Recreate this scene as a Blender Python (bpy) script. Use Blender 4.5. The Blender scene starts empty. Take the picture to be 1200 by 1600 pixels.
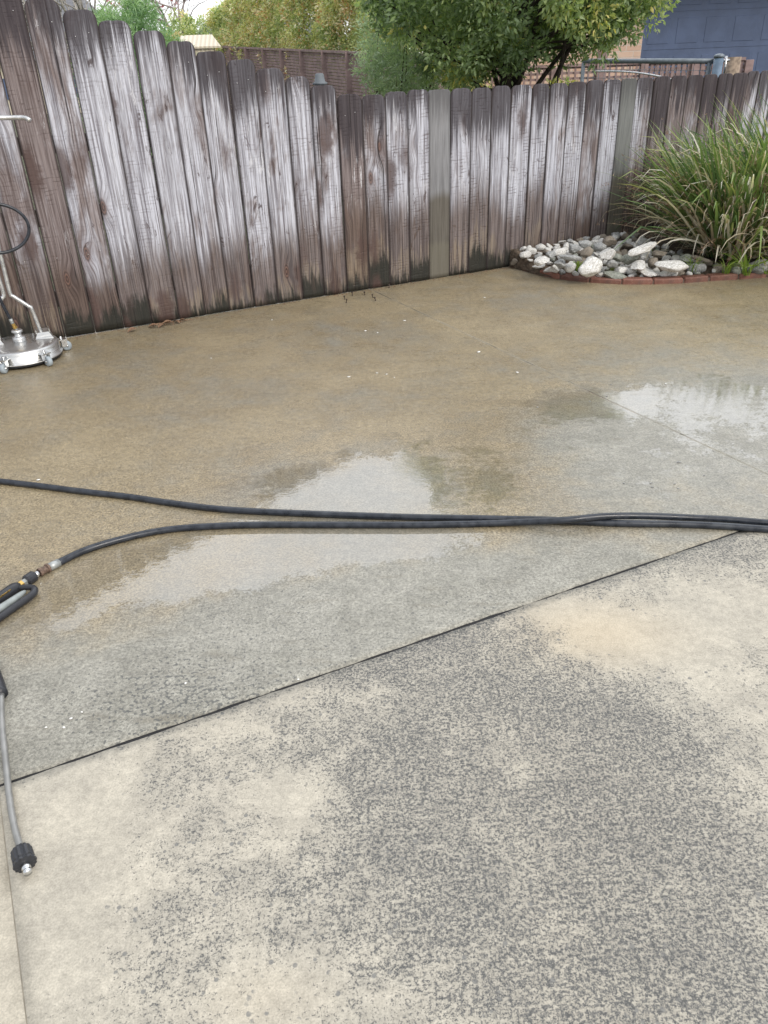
import bpy, math, random
import numpy as np
from mathutils import Vector, Matrix
from mathutils import noise as mnoise
random.seed(7); rng = np.random.default_rng(7)
scene = bpy.context.scene
COL = scene.collection
PI = math.pi

# ------------------------------------------------------------------ camera
F = 1200.0; H = 1.28
_d = np.array([82., 2112., F]); _d /= np.linalg.norm(_d)
_up = -_d; _fw = np.array([0, 0, 1.]); _Y = _fw - _up * _fw.dot(_up); _Y /= np.linalg.norm(_Y)
_X = np.cross(_Y, _up); RW = np.array([_X, _Y, _up])
cam = bpy.data.cameras.new('camera'); co = bpy.data.objects.new('camera', cam); COL.objects.link(co)
ax = RW @ np.array([1, 0, 0.]); ay = RW @ np.array([0, -1., 0]); az = RW @ np.array([0, 0, -1.])
M4 = Matrix(((ax[0], ay[0], az[0], 0), (ax[1], ay[1], az[1], 0), (ax[2], ay[2], az[2], H), (0, 0, 0, 1)))
co.matrix_world = M4
cam.sensor_fit = 'HORIZONTAL'; cam.sensor_width = 36; cam.lens = 36 * F / 1200
cam.clip_start = 0.05; cam.clip_end = 2000
scene.camera = co

def ray(px, py):
    v = RW @ np.array([px - 600., py - 800., F]); return v / np.linalg.norm(v)
def gp(px, py, z=0.0):            # where the photograph's pixel meets height z
    v = ray(px, py); t = (z - H) / v[2]; return (v[0] * t, v[1] * t, z)
def dp(px, py, D):                # the point of that pixel's ray at ground distance D
    v = ray(px, py); t = D / math.hypot(v[0], v[1]); return (v[0] * t, v[1] * t, H + v[2] * t)
def vp(px, py, P, n):             # ray against a vertical plane
    v = ray(px, py); t = (P[0] * n[0] + P[1] * n[1]) / (v[0] * n[0] + v[1] * n[1]); return (v[0] * t, v[1] * t, H + v[2] * t)

# ------------------------------------------------------------------ light
SUN_EL, SUN_AZ = math.radians(39), math.radians(142)      # azimuth from +Y towards +X
sd = Vector((math.sin(SUN_AZ) * math.cos(SUN_EL), math.cos(SUN_AZ) * math.cos(SUN_EL), math.sin(SUN_EL)))
scene.view_settings.view_transform = 'Standard'
scene.view_settings.look = 'None'
scene.view_settings.gamma = 1.0
scene.view_settings.exposure = 0.35
w = bpy.data.worlds.new("World"); scene.world = w; w.use_nodes = True
nt = w.node_tree; nt.nodes.clear()
def N(nt, typ, **kw):
    n = nt.nodes.new(typ)
    for k, v in kw.items(): setattr(n, k, v)
    return n
out = N(nt, 'ShaderNodeOutputWorld'); bg = N(nt, 'ShaderNodeBackground'); bg.inputs['Strength'].default_value = 0.12
sky = N(nt, 'ShaderNodeTexSky'); sky.sky_type = 'NISHITA'; sky.sun_disc = False
sky.sun_elevation = SUN_EL; sky.sun_rotation = SUN_AZ; sky.dust_density = 4.0; sky.air_density = 1.2; sky.ozone_density = 1.0
tc = N(nt, 'ShaderNodeTexCoord')
dot = N(nt, 'ShaderNodeVectorMath', operation='DOT_PRODUCT'); dot.inputs[1].default_value = (.10, .80, .59)     # brighter cloud bank ahead
nrm = N(nt, 'ShaderNodeVectorMath', operation='NORMALIZE')
nt.links.new(tc.outputs['Generated'], nrm.inputs[0]); nt.links.new(nrm.outputs[0], dot.inputs[0])
mx = N(nt, 'ShaderNodeMath', operation='MAXIMUM'); mx.inputs[1].default_value = 0.0; nt.links.new(dot.outputs['Value'], mx.inputs[0])
pw = N(nt, 'ShaderNodeMath', operation='POWER'); pw.inputs[1].default_value = 3.0; nt.links.new(mx.outputs[0], pw.inputs[0])
cl = N(nt, 'ShaderNodeTexNoise'); cl.inputs['Scale'].default_value = 2.2; cl.inputs['Detail'].default_value = 6
nt.links.new(nrm.outputs[0], cl.inputs['Vector'])
ma = N(nt, 'ShaderNodeMath', operation='MULTIPLY_ADD'); ma.inputs[1].default_value = 13.0; ma.inputs[2].default_value = 6.4
nt.links.new(pw.outputs[0], ma.inputs[0])
cm = N(nt, 'ShaderNodeMapRange'); cm.inputs['From Min'].default_value = .3; cm.inputs['From Max'].default_value = .7
cm.inputs['To Min'].default_value = .75; cm.inputs['To Max'].default_value = 1.2
nt.links.new(cl.outputs['Fac'], cm.inputs['Value'])
mm = N(nt, 'ShaderNodeMath', operation='MULTIPLY'); nt.links.new(ma.outputs[0], mm.inputs[0]); nt.links.new(cm.outputs[0], mm.inputs[1])
vs = N(nt, 'ShaderNodeVectorMath', operation='SCALE'); vs.inputs[0].default_value = (0.98, 1.0, 1.03); nt.links.new(mm.outputs[0], vs.inputs['Scale'])
mixc = N(nt, 'ShaderNodeMix', data_type='RGBA'); mixc.inputs['Factor'].default_value = 0.8
nt.links.new(sky.outputs[0], mixc.inputs['A']); nt.links.new(vs.outputs[0], mixc.inputs['B'])
nt.links.new(mixc.outputs['Result'], bg.inputs['Color']); nt.links.new(bg.outputs[0], out.inputs['Surface'])
sl = bpy.data.lights.new('sun', 'SUN'); sl.energy = 1.75; sl.angle = math.radians(26); sl.color = (1, .95, .88)
so = bpy.data.objects.new('sun', sl); COL.objects.link(so)
so.rotation_euler = sd.to_track_quat('Z', 'Y').to_euler()

# ------------------------------------------------------------------ helpers
def tag(o, label=None, cat=None, group=None, kind=None):
    if label: o['label'] = label
    if cat: o['category'] = cat
    if group: o['group'] = group
    if kind: o['kind'] = kind
    return o
def empty(name, loc=(0, 0, 0), label=None, cat=None, group=None):
    o = bpy.data.objects.new(name, None); COL.objects.link(o); o.location = loc; o.empty_display_size = .1
    return tag(o, label, cat, group)
class MB:
    def __init__(s): s.v = []; s.f = []; s.sm = []
    def add(s, vs, fs, smooth=False):
        b = len(s.v); s.v += [tuple(map(float, p)) for p in vs]
        for f in fs: s.f.append(tuple(i + b for i in f)); s.sm.append(smooth)
    def box(s, c, size, rz=0, M=None, bev=0):
        hx, hy, hz = [k / 2 for k in size]
        if bev:
            b = min(bev, hx * .9, hy * .9, hz * .9); vs = []
            idx = {}
            for sx in (-1, 1):
                for sy in (-1, 1):
                    for sz in (-1, 1):
                        for k in range(3):
                            p = [sx * hx, sy * hy, sz * hz]
                            for j in range(3):
                                if j != k: p[j] -= (sx, sy, sz)[j] * b
                            idx[(sx, sy, sz, k)] = len(vs); vs.append(p)
            fs = []
            for k in range(3):
                a, c2 = [(1, 2), (2, 0), (0, 1)][k]
                for sg in (-1, 1):
                    q = []
                    for (u, v) in ((-1, -1), (1, -1), (1, 1), (-1, 1)):
                        t = [0, 0, 0]; t[k] = sg; t[a] = u; t[c2] = v; q.append(idx[(*t, k)])
                    fs.append(q if sg > 0 else q[::-1])
            for k in range(3):
                a, c2 = [(1, 2), (2, 0), (0, 1)][k]
                for u in (-1, 1):
                    for v in (-1, 1):
                        t0 = [0, 0, 0]; t0[k] = -1; t0[a] = u; t0[c2] = v
                        t1 = list(t0); t1[k] = 1
                        fs.append([idx[(*t0, a)], idx[(*t1, a)], idx[(*t1, c2)], idx[(*t0, c2)]])
            for sx in (-1, 1):
                for sy in (-1, 1):
                    for sz in (-1, 1): fs.append([idx[(sx, sy, sz, k)] for k in range(3)])
        else:
            vs = [(x, y, z) for x in (-hx, hx) for y in (-hy, hy) for z in (-hz, hz)]
            fs = [(0, 1, 3, 2), (4, 6, 7, 5), (0, 4, 5, 1), (2, 3, 7, 6), (0, 2, 6, 4), (1, 5, 7, 3)]
        cr, sr = math.cos(rz), math.sin(rz); o = []
        for p in vs:
            if M is not None: q = M @ Vector(p)
            else: q = (p[0] * cr - p[1] * sr, p[0] * sr + p[1] * cr, p[2])
            o.append((q[0] + c[0], q[1] + c[1], q[2] + c[2]))
        s.add(o, fs)
    def tube(s, pts, r, n=10, cap=True, step=None, smooth=True):
        P = [Vector(p) for p in pts]
        R = list(r) if hasattr(r, '__len__') else [r] * len(P)
        if step:
            Q = []; RR = []
            for i in range(len(P) - 1):
                p0 = P[max(i - 1, 0)]; p1 = P[i]; p2 = P[i + 1]; p3 = P[min(i + 2, len(P) - 1)]
                k = max(2, int((p2 - p1).length / step))
                for j in range(k):
                    t = j / k
                    Q.append(.5 * ((2 * p1) + (p2 - p0) * t + (2 * p0 - 5 * p1 + 4 * p2 - p3) * t * t + (3 * p1 - p0 - 3 * p2 + p3) * t ** 3))
                    RR.append(R[i] * (1 - t) + R[i + 1] * t)
            Q.append(P[-1]); RR.append(R[-1]); P, R = Q, RR
        T = [(P[min(i + 1, len(P) - 1)] - P[max(i - 1, 0)]).normalized() for i in range(len(P))]
        a = Vector((0, 0, 1)) if abs(T[0].z) < .9 else Vector((1, 0, 0))
        u = (a - T[0] * a.dot(T[0])).normalized(); vs = []; fs = []
        for i, p in enumerate(P):
            u = (u - T[i] * u.dot(T[i])).normalized(); v = T[i].cross(u)
            for j in range(n):
                th = 2 * PI * j / n; vs.append(p + (u * math.cos(th) + v * math.sin(th)) * R[i])
        for i in range(len(P) - 1):
            for j in range(n):
                fs.append((i * n + j, i * n + (j + 1) % n, (i + 1) * n + (j + 1) % n, (i + 1) * n + j))
        if cap: fs.append(tuple(range(n))[::-1]); fs.append(tuple(range((len(P) - 1) * n, len(P) * n)))
        s.add(vs, fs, smooth)
    def lathe(s, prof, c=(0, 0, 0), n=32, M=None, smooth=True, ripple=None):
        vs = []; fs = []
        for (r, z) in prof:
            for j in range(n):
                th = 2 * PI * j / n; rr = r * (1 + (ripple * math.cos(th * n / 2) if ripple else 0))
                p = Vector((rr * math.cos(th), rr * math.sin(th), z))
                if M is not None: p = M @ p
                vs.append((p[0] + c[0], p[1] + c[1], p[2] + c[2]))
        for i in range(len(prof) - 1):
            for j in range(n): fs.append((i * n + j, i * n + (j + 1) % n, (i + 1) * n + (j + 1) % n, (i + 1) * n + j))
        fs.append(tuple(range(n))[::-1]); fs.append(tuple(range((len(prof) - 1) * n, len(prof) * n)))
        s.add(vs, fs, smooth)
    def build(s, name, mat, parent=None, label=None, origin=None, autosmooth=True):
        me = bpy.data.meshes.new(name); vs = s.v
        if origin is not None: vs = [(p[0] - origin[0], p[1] - origin[1], p[2] - origin[2]) for p in vs]
        me.from_pydata(vs, [], s.f); me.polygons.foreach_set('use_smooth', s.sm); me.materials.append(mat); me.update()
        o = bpy.data.objects.new(name, me); COL.objects.link(o)
        if origin is not None: o.location = origin
        if parent is not None: o.parent = parent
        if label: o['label'] = label
        return o
def axisM(d):                      # matrix taking +Z onto d
    return Vector(d).normalized().to_track_quat('Z', 'Y').to_matrix()
def mesh_np(name, V, Fc, mat, parent=None, attrs=None, smooth=False):   # fast numpy mesh; Fc (m,k)
    me = bpy.data.meshes.new(name); V = np.asarray(V, np.float32); Fc = np.asarray(Fc, np.int32)
    me.vertices.add(len(V)); me.vertices.foreach_set('co', V.ravel())
    m, k = Fc.shape; me.loops.add(m * k); me.loops.foreach_set('vertex_index', Fc.ravel())
    me.polygons.add(m); me.polygons.foreach_set('loop_start', np.arange(0, m * k, k, dtype=np.int32))
    me.update(calc_edges=True); me.validate()
    if smooth: me.polygons.foreach_set('use_smooth', [True] * m)
    for an, arr in (attrs or {}).items():
        a = me.attributes.new(an, 'FLOAT_COLOR', 'POINT'); c = np.ones((len(V), 4), np.float32); arr = np.asarray(arr, np.float32)
        c[:, :arr.shape[1]] = arr; a.data.foreach_set('color', c.ravel())
    me.materials.append(mat); o = bpy.data.objects.new(name, me); COL.objects.link(o)
    if parent is not None: o.parent = parent
    return o

# ------------------------------------------------------------------ materials
class MT:
    def __init__(s, name):
        s.m = bpy.data.materials.new(name); s.m.use_nodes = True; s.t = s.m.node_tree
        s.b = s.t.nodes['Principled BSDF']; s.L = s.t.links.new; s._tc = None
    def n(s, typ, **kw): return N(s.t, typ, **kw)
    def tc(s, k='Object'):
        if s._tc is None: s._tc = s.n('ShaderNodeTexCoord')
        return s._tc.outputs[k]
    def attr(s, name):
        a = s.n('ShaderNodeAttribute'); a.attribute_name = name; sp = s.n('ShaderNodeSeparateColor'); s.L(a.outputs['Color'], sp.inputs[0]); return sp.outputs
    def put(s, sock, v):
        if hasattr(v, 'is_linked') or hasattr(v, 'links'): s.L(v, sock)
        else:
            if isinstance(v, (tuple, list)) and len(v) == 3 and sock.type == 'RGBA': v = (*v, 1)
            sock.default_value = v
    def map(s, scale=(1, 1, 1), loc=None, vec=None, rot=None):
        m = s.n('ShaderNodeMapping'); m.inputs['Scale'].default_value = scale
        if rot: m.inputs['Rotation'].default_value = rot
        if loc is not None: s.put(m.inputs['Location'], loc)
        s.L(vec if vec is not None else s.tc(), m.inputs['Vector']); return m.outputs[0]
    def noise(s, scale, detail=4, rough=.5, vec=None, dist=0, out='Fac'):
        n = s.n('ShaderNodeTexNoise'); n.inputs['Scale'].default_value = scale; n.inputs['Detail'].default_value = detail
        n.inputs['Roughness'].default_value = rough; n.inputs['Distortion'].default_value = dist
        s.L(vec if vec is not None else s.tc(), n.inputs['Vector']); return n.outputs[out]
    def vor(s, scale, vec=None, feat='F1', out='Distance', rand=1):
        n = s.n('ShaderNodeTexVoronoi'); n.feature = feat; n.inputs['Scale'].default_value = scale; n.inputs['Randomness'].default_value = rand
        s.L(vec if vec is not None else s.tc(), n.inputs['Vector']); return n.outputs[out]
    def math(s, op, a, b=0.0, c=None, clamp=False):
        n = s.n('ShaderNodeMath', operation=op); n.use_clamp = clamp; s.put(n.inputs[0], a); s.put(n.inputs[1], b)
        if c is not None: s.put(n.inputs[2], c)
        return n.outputs[0]
    def step(s, v, a, b, lo=0., hi=1.):      # smooth map
        n = s.n('ShaderNodeMapRange'); n.interpolation_type = 'SMOOTHSTEP'
        for k, x in (('Value', v), ('From Min', a), ('From Max', b), ('To Min', lo), ('To Max', hi)): s.put(n.inputs[k], x)
        return n.outputs[0]
    def mix(s, f, a, b, mode='MIX'):
        n = s.n('ShaderNodeMix', data_type='RGBA'); n.blend_type = mode
        s.put(n.inputs['Factor'], f); s.put(n.inputs['A'], a); s.put(n.inputs['B'], b); return n.outputs['Result']
    def bump(s, h, dist=.002, strength=1, prev=None):
        n = s.n('ShaderNodeBump'); n.inputs['Distance'].default_value = dist; s.put(n.inputs['Strength'], strength); s.L(h, n.inputs['Height'])
        if prev is not None: s.L(prev, n.inputs['Normal'])
        return n.outputs[0]
    def fin(s, col=None, rough=None, bump=None, **kw):
        if col is not None: s.put(s.b.inputs['Base Color'], col)
        if rough is not None: s.put(s.b.inputs['Roughness'], rough)
        if bump is not None: s.L(bump, s.b.inputs['Normal'])
        for k, v in kw.items(): s.put(s.b.inputs[k.replace('_', ' ')], v)
        return s.m
def simple(name, col, rough=.6, metal=0., var=.15, vs=20, bumpd=0, bs=60):
    t = MT(name); n = t.noise(vs, 4)
    c = t.mix(t.step(n, .3, .7), tuple(k * (1 - var) for k in col), tuple(min(1, k * (1 + var)) for k in col))
    r = t.step(t.noise(vs * 2, 3), .3, .7, max(0, rough - .08), min(1, rough + .08))
    return t.fin(c, r, t.bump(t.noise(bs, 4), bumpd) if bumpd else None, Metallic=metal)

# wet and dry concrete ------------------------------------------------
def concrete_wet():
    t = MT('wet_concrete'); A = t.attr('st')          # r = algae tan with painted sheen and tree reflection, g = wet film, b = lichen
    big = t.noise(1.3, 5, .6); mid = t.noise(7, 5, .6); fine = t.noise(130, 5, .8); fine2 = t.noise(480, 3, .7); gritn = t.noise(38, 5, .75)
    tanf = t.step(t.math('MULTIPLY_ADD', t.math('SUBTRACT', mid, .5), .9, t.math('MULTIPLY_ADD', t.math('SUBTRACT', big, .5), 1.1, A[0])), .15, .85)
    grey = t.mix(t.step(mid, .3, .7), (.250, .243, .208), (.325, .316, .275))
    tan = t.mix(t.step(big, .3, .7), (.235, .188, .115), (.335, .278, .180))
    base = t.mix(tanf, grey, tan)
    base = t.mix(1, base, t.step(gritn, .3, .7, .80, 1.2), 'MULTIPLY'); g = t.step(fine, .38, .62, .55, 1.42)
    base = t.mix(t.step(tanf, 0, 1, .72, 1.0), base, t.mix(1, base, g, 'MULTIPLY')); base = t.mix(.7, base, t.step(fine2, .35, .65, .8, 1.2), 'MULTIPLY')
    streak = t.noise(5, 4, .6, vec=t.map((1, 3.5, 1), rot=(0, 0, .45)))
    base = t.mix(t.math('MULTIPLY', t.step(streak, .55, .75), .35), base, (.15, .125, .08))
    sp = t.noise(95, 2, .5); spm = t.step(t.math('ADD', sp, t.math('MULTIPLY', A[2], .22)), .71, .75)
    spm = t.math('MULTIPLY', spm, t.step(A[2], .05, .3))
    base = t.mix(t.math('MULTIPLY', spm, .75), base, (.075, .08, .08))
    # pale grit
    gr = t.step(t.vor(70), .0, .13, 1, 0); gr = t.math('MULTIPLY', gr, t.step(t.noise(40, 1), .58, .66))
    base = t.mix(t.math('MULTIPLY', gr, .6), base, (.55, .53, .47))
    # shallow tooled joint: world line through two ground points
    a = Vector(gp(596, 460)); b = Vector(gp(1200, 741)); d = (b - a).normalized(); nn = Vector((-d.y, d.x, 0))
    dt = t.n('ShaderNodeVectorMath', operation='DOT_PRODUCT'); dt.inputs[1].default_value = nn; t.L(t.tc(), dt.inputs[0])
    wob = t.math('MULTIPLY_ADD', t.noise(9, 3), .006, -.003)
    ds = t.math('ABSOLUTE', t.math('ADD', t.math('SUBTRACT', dt.outputs['Value'], nn.dot(a)), wob))
    groove = t.step(ds, .0015, .005, 1, 0); lip = t.step(ds, .004, .014, 1, 0)
    base = t.mix(t.math('MULTIPLY', lip, t.step(t.noise(6, 3), .35, .65, .1, .55)), base, (.44, .41, .33))
    base = t.mix(t.math('MULTIPLY', groove, t.step(t.noise(3.3, 3), .48, .6, .1, .85)), base, (.05, .045, .03))
    # water film
    we = t.math('MULTIPLY_ADD', t.math('SUBTRACT', t.noise(6, 6, .62), .5), .62, A[1])
    we = t.math('MULTIPLY_ADD', t.math('SUBTRACT', fine, .5), .42, we); we = t.math('MULTIPLY_ADD', t.math('SUBTRACT', t.noise(40, 4, .7), .5), .35, we)
    pud = t.step(we, .68, .76)
    film = t.step(we, .15, .7)
    base = t.mix(t.math('MULTIPLY', film, .22), base, t.mix(1, base, (.55, .52, .47), 'MULTIPLY')); base = t.mix(t.math('MULTIPLY', pud, .35), base, (.15, .14, .115))
    rough = t.math('ADD', t.step(film, 0., 1., .54, .24), t.math('MULTIPLY', pud, -.235))
    hb = t.math('ADD', fine, t.math('MULTIPLY', fine2, .5))
    bs = t.math('MULTIPLY', t.step(film, 0, 1, .9, .5), t.step(pud, 0, 1, 1, .0))
    nb = t.bump(hb, .0022, bs)
    nb = t.bump(t.noise(30, 4, .6), .004, t.math('MULTIPLY', pud, .075), nb)
    nb = t.bump(t.math('MULTIPLY', groove, -1), .004, .8, nb)
    return t.fin(base, rough, nb, Specular_IOR_Level=t.step(pud, 0, 1, .5, .95))

def concrete_dry():
    t = MT('dry_concrete'); A = t.attr('st')          # r = lichen density, g = warm stain
    big = t.noise(1.6, 5, .6); mid = t.noise(9, 5, .6); fine = t.noise(260, 3, .6)
    base = t.mix(t.step(mid, .3, .7), (.375, .348, .292), (.475, .440, .365))
    base = t.mix(1, base, t.step(t.noise(55, 5, .75), .3, .7, .84, 1.14), 'MULTIPLY'); base = t.mix(t.math('MULTIPLY', A[1], .6), base, (.52, .42, .28))
    base = t.mix(1, base, t.step(fine, .3, .7, .86, 1.12), 'MULTIPLY')
    dens = t.math('MULTIPLY_ADD', t.math('SUBTRACT', t.noise(3.2, 6, .7), .5), 1.5, A[0])
    dens = t.math('MULTIPLY_ADD', t.math('SUBTRACT', t.noise(17, 6, .75), .5), 1.15, dens); dens = t.step(dens, .0, 1.15)
    n0 = t.noise(330, 3, .7); n1 = t.noise(155, 5, .75); n2 = t.noise(58, 4, .7); n3 = t.vor(48, rand=1)
    sm_ = t.math('MULTIPLY_ADD', t.math('SUBTRACT', n2, .5), .35, n1); sm_ = t.math('MULTIPLY_ADD', t.math('SUBTRACT', n0, .5), .45, sm_)
    th = t.math('MULTIPLY_ADD', dens, -.245, .705)
    df = t.math('SUBTRACT', sm_, th)
    m1 = t.step(df, -.03, .06); spot = t.math('MULTIPLY', t.step(n3, .17, .26, 1, 0), t.step(t.noise(26, 2), .50, .58)); spot = t.math('MULTIPLY', spot, t.step(dens, .12, .4))
    mk = t.math('MAXIMUM', m1, spot)
    haze = t.step(dens, .3, 1.0, 0, .22)
    base = t.mix(haze, base, (.24, .24, .225))
    dark = t.mix(t.step(df, .02, .14), (.18, .18, .172), (.052, .056, .060))
    base = t.mix(t.math('MULTIPLY', mk, .88), base, dark)
    r = t.step(mk, 0, 1, .62, .8)
    nb = t.bump(t.math('ADD', fine, t.math('MULTIPLY', mk, -.8)), .0009, .7)
    return t.fin(base, r, nb, Specular_IOR_Level=.42)
M_wet = concrete_wet(); M_dry = concrete_dry()

def wood_paling():
    t = MT('weathered_paling'); A = t.attr('bd'); B = t.attr('br')
    # bd: r = distance below the top, g = height, b = across 0..1 ; br: r = seed, g = brownness, b = saw marks
    seed = t.math('MULTIPLY', B[0], 37.0); cx = t.n('ShaderNodeCombineXYZ'); t.L(seed, cx.inputs[0]); t.L(seed, cx.inputs[1]); t.L(seed, cx.inputs[2])
    vadd = t.n('ShaderNodeVectorMath', operation='ADD'); t.L(t.tc(), vadd.inputs[0]); t.L(cx.outputs[0], vadd.inputs[1]); v = vadd.outputs[0]
    # knots bend the grain
    kv = t.map((5.5, 1, 2.1), vec=v); kd = t.vor(1.0, vec=kv); knot = t.step(kd, .06, .13, 1, 0); near = t.step(kd, .05, .32, 1, 0)
    dv = t.n('ShaderNodeVectorMath', operation='ADD'); t.L(v, dv.inputs[0])
    off = t.n('ShaderNodeCombineXYZ'); t.L(t.math('MULTIPLY', near, .026), off.inputs[0]); t.L(off.outputs[0], dv.inputs[1]); gv = dv.outputs[0]
    g1 = t.noise(1, 5, .62, vec=t.map((95, 10, 1.9), vec=gv), dist=.25); g2 = t.noise(1, 4, .6, vec=t.map((260, 20, 6), vec=gv)); g3 = t.noise(1, 4, .6, vec=t.map((22, 6, 1.0), vec=gv), dist=.4)
    silver = t.mix(t.step(g1, .34, .62), (.185, .180, .210), (.575, .595, .68))
    silver = t.mix(t.math('MULTIPLY', t.step(g3, .4, .72), .45), silver, (.60, .62, .69))
    silver = t.mix(t.math('MULTIPLY', t.step(g2, .5, .62), .6), silver, (.14, .115, .12))
    brn = t.mix(t.step(g1, .35, .65), (.080, .055, .050), (.215, .170, .162))
    pn = t.noise(1, 4, .6, vec=t.map((9, 4, 2.6), vec=gv), dist=.4)
    pf = t.step(t.math('MULTIPLY_ADD', B[1], .55, pn), .60, .86)
    col = t.mix(t.math('MULTIPLY', pf, .88), silver, brn); pk = t.step(t.noise(1, 5, .7, vec=t.map((14, 5, 4.5), vec=gv), dist=1.2), .60, .68); col = t.mix(t.math('MULTIPLY', pk, .8), col, (.05, .030, .028))
    # saw marks
    wv = t.n('ShaderNodeTexWave'); wv.bands_direction = 'Z'; wv.inputs['Scale'].default_value = 15; wv.inputs['Distortion'].default_value = 5.0; wv.inputs['Detail Scale'].default_value = 2.0; wv.inputs['Detail'].default_value = 2
    t.L(t.map((.35, 1, 1), vec=v, rot=(0, .06, 0)), wv.inputs['Vector'])
    sm = t.math('MULTIPLY', t.step(wv.outputs['Fac'], .05, .35, 1, 0), t.math('MULTIPLY', B[2], t.step(t.noise(1, 3, .6, vec=t.map((9, 5, 7), vec=v)), .40, .6)))
    sm = t.math('MULTIPLY', sm, t.step(t.noise(1, 2, .5, vec=t.map((22, 5, 40), vec=v)), .42, .58)); col = t.mix(t.math('MULTIPLY', sm, .55), col, (.085, .06, .058))
    # white mineral bloom
    wb = t.math('MULTIPLY', t.step(t.noise(1, 5, .75, vec=t.map((70, 5, 9), vec=v)), .54, .64), t.step(t.noise(1, 3, .5, vec=t.map((5, 2, 2.5), vec=v)), .5, .66))
    col = t.mix(t.math('MULTIPLY', wb, .7), col, (.72, .73, .78))
    # wet brown foot
    st = t.noise(1, 4, .65, vec=t.map((30, 4, 2.2), vec=v)); lo = t.noise(1, 2, .5, vec=t.map((4, 4, .1), vec=v))
    hgt = t.math('MULTIPLY_ADD', t.math('SUBTRACT', st, .5), -.34, A[1]); hgt = t.math('MULTIPLY_ADD', t.math('SUBTRACT', lo, .5), -.5, hgt); hgt = t.math('ADD', hgt, t.math('MULTIPLY_ADD', t.math('FRACT', t.math('MULTIPLY', B[0], 7.13)), .26, -.17))
    foot = t.step(hgt, .28, .56, 1, 0)
    wetc = t.mix(t.step(g1, .35, .65), (.048, .031, .026), (.135, .095, .076))
    col = t.mix(t.math('MULTIPLY', foot, .84), col, wetc)
    tanb = t.math('MULTIPLY', t.step(hgt, .10, .15, 1, 0), t.step(g1, .38, .62)); col = t.mix(t.math('MULTIPLY', tanb, .45), col, (.30, .245, .17))
    # mould at the very bottom
    bn = t.noise(1, 4, .7, vec=t.map((42, 4, 5), vec=v)); bh = t.math('MULTIPLY_ADD', t.math('SUBTRACT', bn, .5), -.34, A[1]); bh = t.math('MULTIPLY_ADD', t.math('SUBTRACT', lo, .5), -.22, bh); bh = t.math('ADD', bh, t.math('MULTIPLY_ADD', t.math('POWER', t.math('FRACT', t.math('MULTIPLY', B[0], 13.7)), 2.0), -.11, .02)); bh = t.math('MULTIPLY_ADD', t.math('SUBTRACT', t.noise(1, 3, .6, vec=t.map((90, 4, 30), vec=v)), .5), -.06, bh)
    col = t.mix(t.math('MULTIPLY', t.step(bh, .025, .125, 1, 0), .93), col, (.018, .020, .017))
    # knots
    ring = t.math('SINE', t.math('MULTIPLY', kd, 130)); kc = t.mix(t.step(ring, -1, 1), (.045, .028, .024), (.17, .10, .08))
    col = t.mix(t.math('MULTIPLY', knot, .85), col, kc); halo = t.math('MULTIPLY', t.step(kd, .1, .26, 1, 0), t.step(g1, .4, .6)); col = t.mix(t.math('MULTIPLY', halo, .4), col, (.12, .075, .065))
    bk = t.n('ShaderNodeVectorMath', operation='ADD'); t.L(v, bk.inputs[0]); bo = t.n('ShaderNodeVectorMath', operation='SCALE'); bo.inputs['Scale'].default_value = .10; t.L(t.noise(14, 4, .7, vec=v, out='Color'), bo.inputs[0]); t.L(bo.outputs[0], bk.inputs[1])
    bd_ = t.vor(1.0, vec=t.map((4.2, 1, 1.7), vec=bk.outputs[0], loc=(3.3, 1.7, 9.1)))
    bm_ = t.math('MULTIPLY', t.step(bd_, .13, .30, 1, 0), t.step(g1, .30, .55, .55, 1)); col = t.mix(t.math('MULTIPLY', bm_, .85), col, t.mix(g3, (.04, .024, .022), (.12, .075, .066)))
    # black lichen top, running down in streaks
    tn = t.noise(1, 4, .7, vec=t.map((48, 4, 1.6), vec=v)); tl = t.noise(1, 2, .5, vec=t.map((7, 4, .2), vec=v))
    th = t.math('MULTIPLY_ADD', t.math('SUBTRACT', tn, .5), .80, A[0]); th = t.math('MULTIPLY_ADD', t.math('SUBTRACT', tl, .5), .30, th); th = t.math('MULTIPLY_ADD', t.math('MAXIMUM', t.math('SUBTRACT', B[1], .3), 0), -.22, th)
    th = t.math('ADD', th, t.math('MULTIPLY_ADD', t.math('FRACT', t.math('MULTIPLY', B[0], 23.1)), -.22, .10)); top = t.step(th, .08, .27, 1, 0); col = t.mix(t.math('MULTIPLY', top, .88), col, t.mix(g1, (.018, .016, .021), (.075, .064, .074)))
    # checks (long splits)
    ck = t.math('MULTIPLY', t.step(t.noise(1, 3, .55, vec=t.map((85, 8, 1.1), vec=gv)), .655, .69), .85); col = t.mix(ck, col, (.022, .018, .018))
    edge = t.math('ABSOLUTE', t.math('SUBTRACT', A[2], .5)); ed = t.math('MULTIPLY', t.step(t.math('MULTIPLY_ADD', g3, .1, edge), .49, .54), .8); col = t.mix(ed, col, (.05, .04, .04))
    nb = t.bump(g1, .0022, .8); nb = t.bump(g2, .0008, .7, nb); nb = t.bump(t.math('MULTIPLY', t.math('ADD', ck, sm), -1), .0015, .9, nb); nb = t.bump(t.math('MULTIPLY', ring, knot), .001, .8, nb)
    return t.fin(col, t.step(foot, 0, 1, .85, .55), nb, Specular_IOR_Level=.3)
M_pal = wood_paling()
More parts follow.
